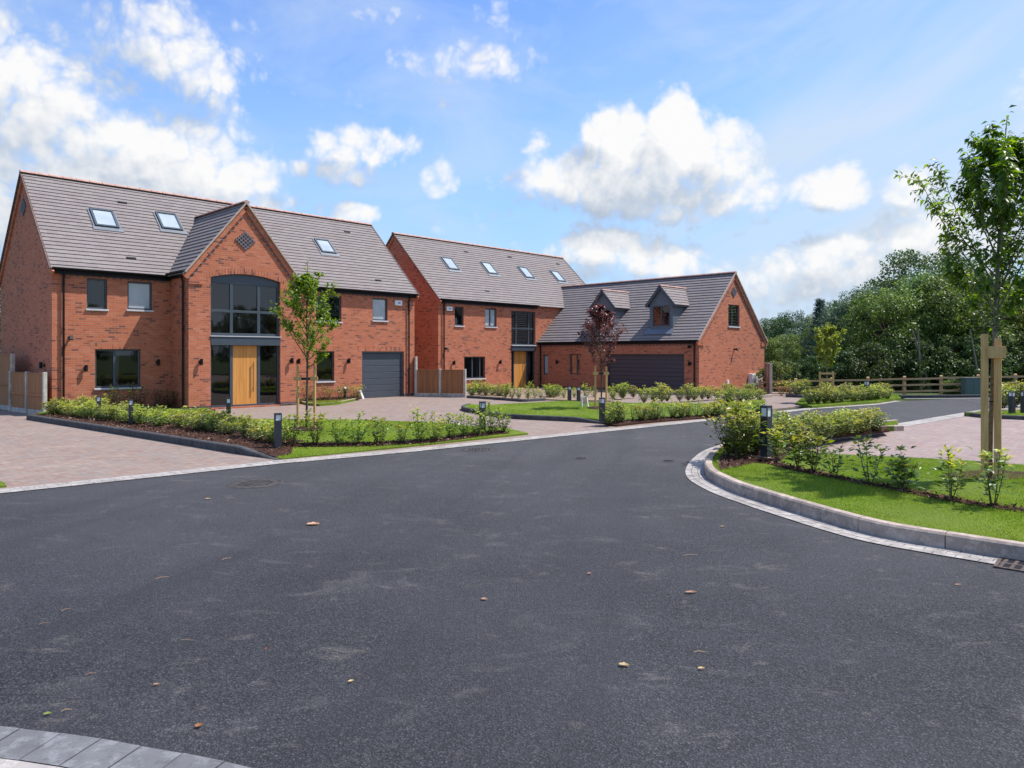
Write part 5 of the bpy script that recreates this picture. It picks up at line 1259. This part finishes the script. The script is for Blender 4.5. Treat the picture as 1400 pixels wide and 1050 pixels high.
# fallen leaves, straws and grit on the road
def fallen(name, label, cat, p, ln, wd, rz, mat, curl=.14):
    n = 7; m = MB(); P = []
    for i in range(n+1):
        s = i/n; w = wd*math.sin(math.pi*min(1, s*.93+.05))**.8/2*(1+.25*math.sin(i*2.3)); x = (s-.5)*ln; z = .010+curl*ln*.16*(2*s-1)**2
        P.append(((x, -w, z+w*.35+.002), (x, 0, z), (x, w, z+w*.30+.004)))
    for a, b in zip(P[:-1], P[1:]):
        m.poly([a[0], b[0], b[1], a[1]]); m.poly([a[1], b[1], b[2], a[2]])
    o = m.build(name, mat, smooth=True); o.location = (p[0], p[1], 0); o.rotation_euler = (0, 0, rz); return tag(o, label, cat)
DL = M['dryleaf']
for u, v, ln, wd, rz, mat, lb in [(428,718,.13,.07,.1,DL,'crumpled tan leaf on the road before the left drive'), (853,911.5,.058,.032,-.3,DL,'broad orange-tan dry leaf low in the middle of the road'), (945,811.5,.085,.03,.05,DL,'long pale dry leaf in the road near the island'), (662,821,.05,.028,-.3,DL,'small folded tan leaf in the middle of the road'), (272,995,.035,.026,.8,M['deadred'],'curled red leaf by the near gutter slabs'), (65,978.5,.036,.018,.4,M['deadgreen'],'yellow-green leaf by the near gutter slabs'), (1310,801,.05,.013,.1,DL,'narrow dry leaf near the drain grate'), (214,938,.034,.013,.2,DL,'small orange leaf in the left of the road'), (480,933.5,.030,.014,.5,DL,'crumpled brown leaf among grit low in the road'), (959,916,.04,.018,.1,DL,'dull brown leaf below the long straw'), (988,721,.045,.02,.2,DL,'tiny tan leaf in the road left of the kerb'), (806,785.5,.035,.018,.4,DL,'tiny pink-tan leaf in the upper road'), (364,889,.018,.011,.2,M['deadred'],'tiny reddish scrap in the left of the road'), (284,683,.07,.03,.0,DL,'flat tan leaf by the left drive edging')]:
    fallen('fallen_leaf', lb, 'leaf', G(u, v), ln*1.15, wd*1.25, rz, mat)
for u, v, ln, rz, lb in [(90,835,.075,1.2,'upright-lying pale straw at the left of the road'), (61,854,.075,.35,'pale straw left of the others'), (310,765,.09,.7,'thin pale straw in the upper left road'), (957,893,.08,-.05,'long thin straw right of the orange-tan leaf'), (222,791,.11,.6,'forked dry twig at the left of the road'), (91,973,.05,.5,'bent orange straw by the yellow-green leaf'), (944,760,.15,.2,'dry twig in the road left of the island kerb'), (255,877,.09,.0,'faint dry straw in the left road'), (124,923,.06,.5,'short straw above the near gutter slabs')]:
    t = MB(); t.tube([(-ln/2, 0, .008), (-ln*.1, ln*.05, .014), (ln/2, -.0, .008)], [.0017, .0019, .001], 5); o = t.build('straw', M['dryleaf']); o.location = (*G(u, v)[:2], 0); o.rotation_euler = (0, 0, rz); tag(o, lb, 'straw')

# ------------------------------------------------------------------ sky and sun
W = bpy.data.worlds.new('World'); SC.world = W; W.use_nodes = True
class Wt(Mt):
    def __init__(s, tree): s.t = tree
k = Wt(W.node_tree); k.t.nodes.clear(); k.out = k.t.nodes.new('ShaderNodeOutputWorld')
sky = k.n('TexSky', sky_type='NISHITA', sun_disc=False, sun_elevation=SUN_EL, sun_rotation=math.pi/2-SUN_AZ, air_density=1.0, dust_density=.4, ozone_density=1.6, altitude=50)
# cloud field in azimuth / elevation, one group evaluated twice
CG = bpy.data.node_groups.new('cloud_field', 'ShaderNodeTree'); CG.interface.new_socket('P', in_out='INPUT', socket_type='NodeSocketVector'); CG.interface.new_socket('D', in_out='OUTPUT', socket_type='NodeSocketFloat'); CG.interface.new_socket('S', in_out='OUTPUT', socket_type='NodeSocketFloat')
c = Wt(CG); gi = CG.nodes.new('NodeGroupInput'); go = CG.nodes.new('NodeGroupOutput'); P = gi.outputs[0]
def azel(u, v):
    a = math.atan((u-CU)/FOC); return a, math.atan((HV-v)/FOC*math.cos(a))
BL = [(45,150,130,62,.95),(160,205,150,50,.95),(30,255,150,70,.95),(250,262,110,34,.9),(110,268,150,40,.95),(95,60,50,30,.5),(265,235,95,36,.95),(205,55,62,40,.85),(262,98,70,36,.85),(322,148,26,26,.6),(335,225,50,20,.7),(150,-20,120,50,.6),
 (397,231,24,12,.8),(505,204,78,26,.82),(478,238,40,17,.8),(599,247,26,23,.9),(478,292,42,15,.85),(640,82,95,30,.66),(550,80,22,20,.72),(585,140,60,20,.45),(430,130,75,30,.4),(350,38,30,12,.5),(520,22,60,14,.5),(610,12,22,8,.45),(700,22,50,25,.5),
 (842,186,44,34,1.1),(922,180,38,40,1.1),(985,214,44,38,1.05),(880,225,85,50,1.1),(800,248,80,36,1.08),(738,206,20,28,.75),(910,268,125,34,.95),(760,262,45,26,.9),(1010,262,55,28,.8),(1130,260,44,26,.95),(1248,256,34,23,.9),(960,300,100,20,.5),
 (822,344,72,38,.95),(745,352,60,30,.7),(900,355,60,26,.8),(1060,385,85,34,.8),(1165,362,62,38,.95),(1240,330,60,38,.9),(1320,330,80,60,.8),(1000,410,120,30,.6),(640,300,90,28,.45),(1130,410,130,40,.7),(1400,250,60,60,.6),(700,400,200,50,.5),(-150,150,160,120,1.0),(-350,220,200,140,.9),(1650,200,160,90,.9),(1900,320,260,90,.9)]
acc = None
for (u, v, ru, rv, wt) in BL:
    a, e = azel(u, v); sx_, sy_ = FOC/ru*.78, FOC/rv*.78
    nd = c.n('VectorMath', operation='MULTIPLY_ADD'); c.put(nd.inputs[0], P); nd.inputs[1].default_value = (sx_, sy_, 0); nd.inputs[2].default_value = (-a*sx_, -e*sy_, 0)
    l = c.vm('DOT_PRODUCT', nd.outputs[0], nd.outputs[0])
    f = c.ma('DIVIDE', 1.0, c.ma('MULTIPLY_ADD', c.ma('MULTIPLY', l, l), .9/wt, 1.0/wt))
    acc = f if acc is None else c.ma('SMOOTH_MAX', acc, f, .18)
def n2(t, vec, scale, detail, rough, dist=0.0, out=0):
    nd = t.n('TexNoise', {'Scale': scale, 'Detail': detail, 'Roughness': rough, 'Distortion': dist}, noise_dimensions='2D'); t.put(nd.inputs['Vector'], vec); return nd.outputs[out]
warp = n2(c, P, 9, 2, .6, 0, 1); Pw = c.vm('ADD', P, c.vm('SCALE', c.vm('SUBTRACT', warp, (.5, .5, .5)), scale=.035))
n1 = n2(c, Pw, 11, 8, .60)
vo = c.n('TexVoronoi', {'Scale': 34.0, 'Detail': 2.0, 'Roughness': .55}, feature='F1', voronoi_dimensions='2D'); c.put(vo.inputs['Vector'], Pw)
puff = c.ma('SUBTRACT', .5, vo.outputs['Distance'])
dns = c.ma('ADD', c.ma('MULTIPLY', acc, 1.06), c.ma('ADD', c.ma('MULTIPLY', c.ma('SUBTRACT', n1, .5), .85), c.ma('MULTIPLY', puff, .36)))
CG.links.new(dns, go.inputs[0]); CG.links.new(acc, go.inputs[1])
gc = k.n('TexCoord').outputs['Generated']; x, y, z = k.sep(gc)
az = k.ma('ARCTAN2', x, y); el = k.ma('ARCSINE', z)
PV = k.comb(az, el)
g1 = k.n('Group', node_tree=CG); k.put(g1.inputs[0], PV)
g2 = k.n('Group', node_tree=CG); k.put(g2.inputs[0], k.vm('ADD', PV, (.030, .042, 0)))
d1, d2 = g1.outputs[0], g2.outputs[0]
alpha = k.mr(d1, .40, .95, 0, 1, True)
# thin high veil: streaks rising to the right
ca, sa = math.cos(.42), math.sin(.42)
sv = k.comb(k.ma('ADD', k.ma('MULTIPLY', az, ca*2.2), k.ma('MULTIPLY', el, sa*2.2)), k.ma('SUBTRACT', k.ma('MULTIPLY', el, ca*11), k.ma('MULTIPLY', az, sa*11)))
vn = n2(k, sv, .8, 4, .5, .4)
right = k.mr(az, .0, .34, .10, 1.0, True)
veil = k.ma('MULTIPLY', k.ma('MULTIPLY', k.mr(vn, .22, .60), right), k.mr(el, .62, .20, .25, .95))
soft = k.ma('MULTIPLY', k.mr(n2(k, k.comb(k.ma('MULTIPLY', az, 2.5), k.ma('MULTIPLY', el, 5.)), 1.6, 5, .6, .4), .40, .74), .45)
haze = k.mr(el, .0, .50, .85, 0.0, True)
big_ = k.ma('SUBTRACT', g1.outputs[1], g2.outputs[1])
lit = k.ma('ADD', .54, k.ma('ADD', k.ma('MULTIPLY', k.ma('SUBTRACT', d1, d2), .60), k.ma('MULTIPLY', big_, .85)))
lit = k.ma('ADD', lit, k.mr(g1.outputs[1], .96, 1.10, 0, .16), clamp=True)
SKS = .10; XP = 2**.80
cl = k.ramp(lit, [(.12, (.47, .54, .65)), (.40, (.60, .67, .77)), (.60, (.78, .82, .88)), (.92, (1.0, 1.0, 1.0))])
cl = k.n('VectorMath', {0: cl, 'Scale': 1/SKS/XP}, operation='SCALE').outputs[0]
bluegrade = k.mix(1.0, sky.outputs[0], (.86, 1.07, 1.45), 'MULTIPLY')
base = k.mix(haze, bluegrade, tuple(q/SKS/XP for q in (.42, .69, 1.0)))
vc = tuple(q/SKS/XP for q in (.66, .79, .95))
base = k.mix(soft, base, vc); base = k.mix(veil, base, vc)
colr = k.mix(alpha, base, cl)
colr = k.mix(k.mr(z, -.02, .0, 1, 0), colr, tuple(q/SKS for q in (.10, .13, .08)))
bg = k.n('Background', {'Color': colr, 'Strength': SKS}); k.t.links.new(bg.outputs[0], k.out.inputs[0])
W.cycles.sampling_method = 'MANUAL'; W.cycles.sample_map_resolution = 512

sun = bpy.data.lights.new('sun', 'SUN'); sun.energy = 3.6; sun.angle = R(.53); sun.color = (1, .955, .89)
so = bpy.data.objects.new('sun', sun); COL.objects.link(so)
sd = Vector((math.cos(SUN_EL)*math.cos(SUN_AZ), math.cos(SUN_EL)*math.sin(SUN_AZ), math.sin(SUN_EL))); so.rotation_euler = sd.to_track_quat('Z', 'Y').to_euler(); so.location = (20, 10, 40)

# ------------------------------------------------------------------ camera
cd = bpy.data.cameras.new('camera'); cd.sensor_width = 36; cd.lens = FOC/1400*36; cd.shift_y = -(525-HV)/1400; cd.clip_start = .05; cd.clip_end = 3000
co = bpy.data.objects.new('camera', cd); COL.objects.link(co); co.location = (0, 0, EYE); co.rotation_euler = (R(90), 0, 0); SC.camera = co
SC.view_settings.view_transform = 'Standard'; SC.view_settings.look = 'None'; SC.view_settings.gamma = 1; SC.view_settings.exposure = 0.76
SC.cycles.max_bounces = 6; SC.cycles.transparent_max_bounces = 12; SC.cycles.caustics_reflective = False; SC.cycles.caustics_refractive = False
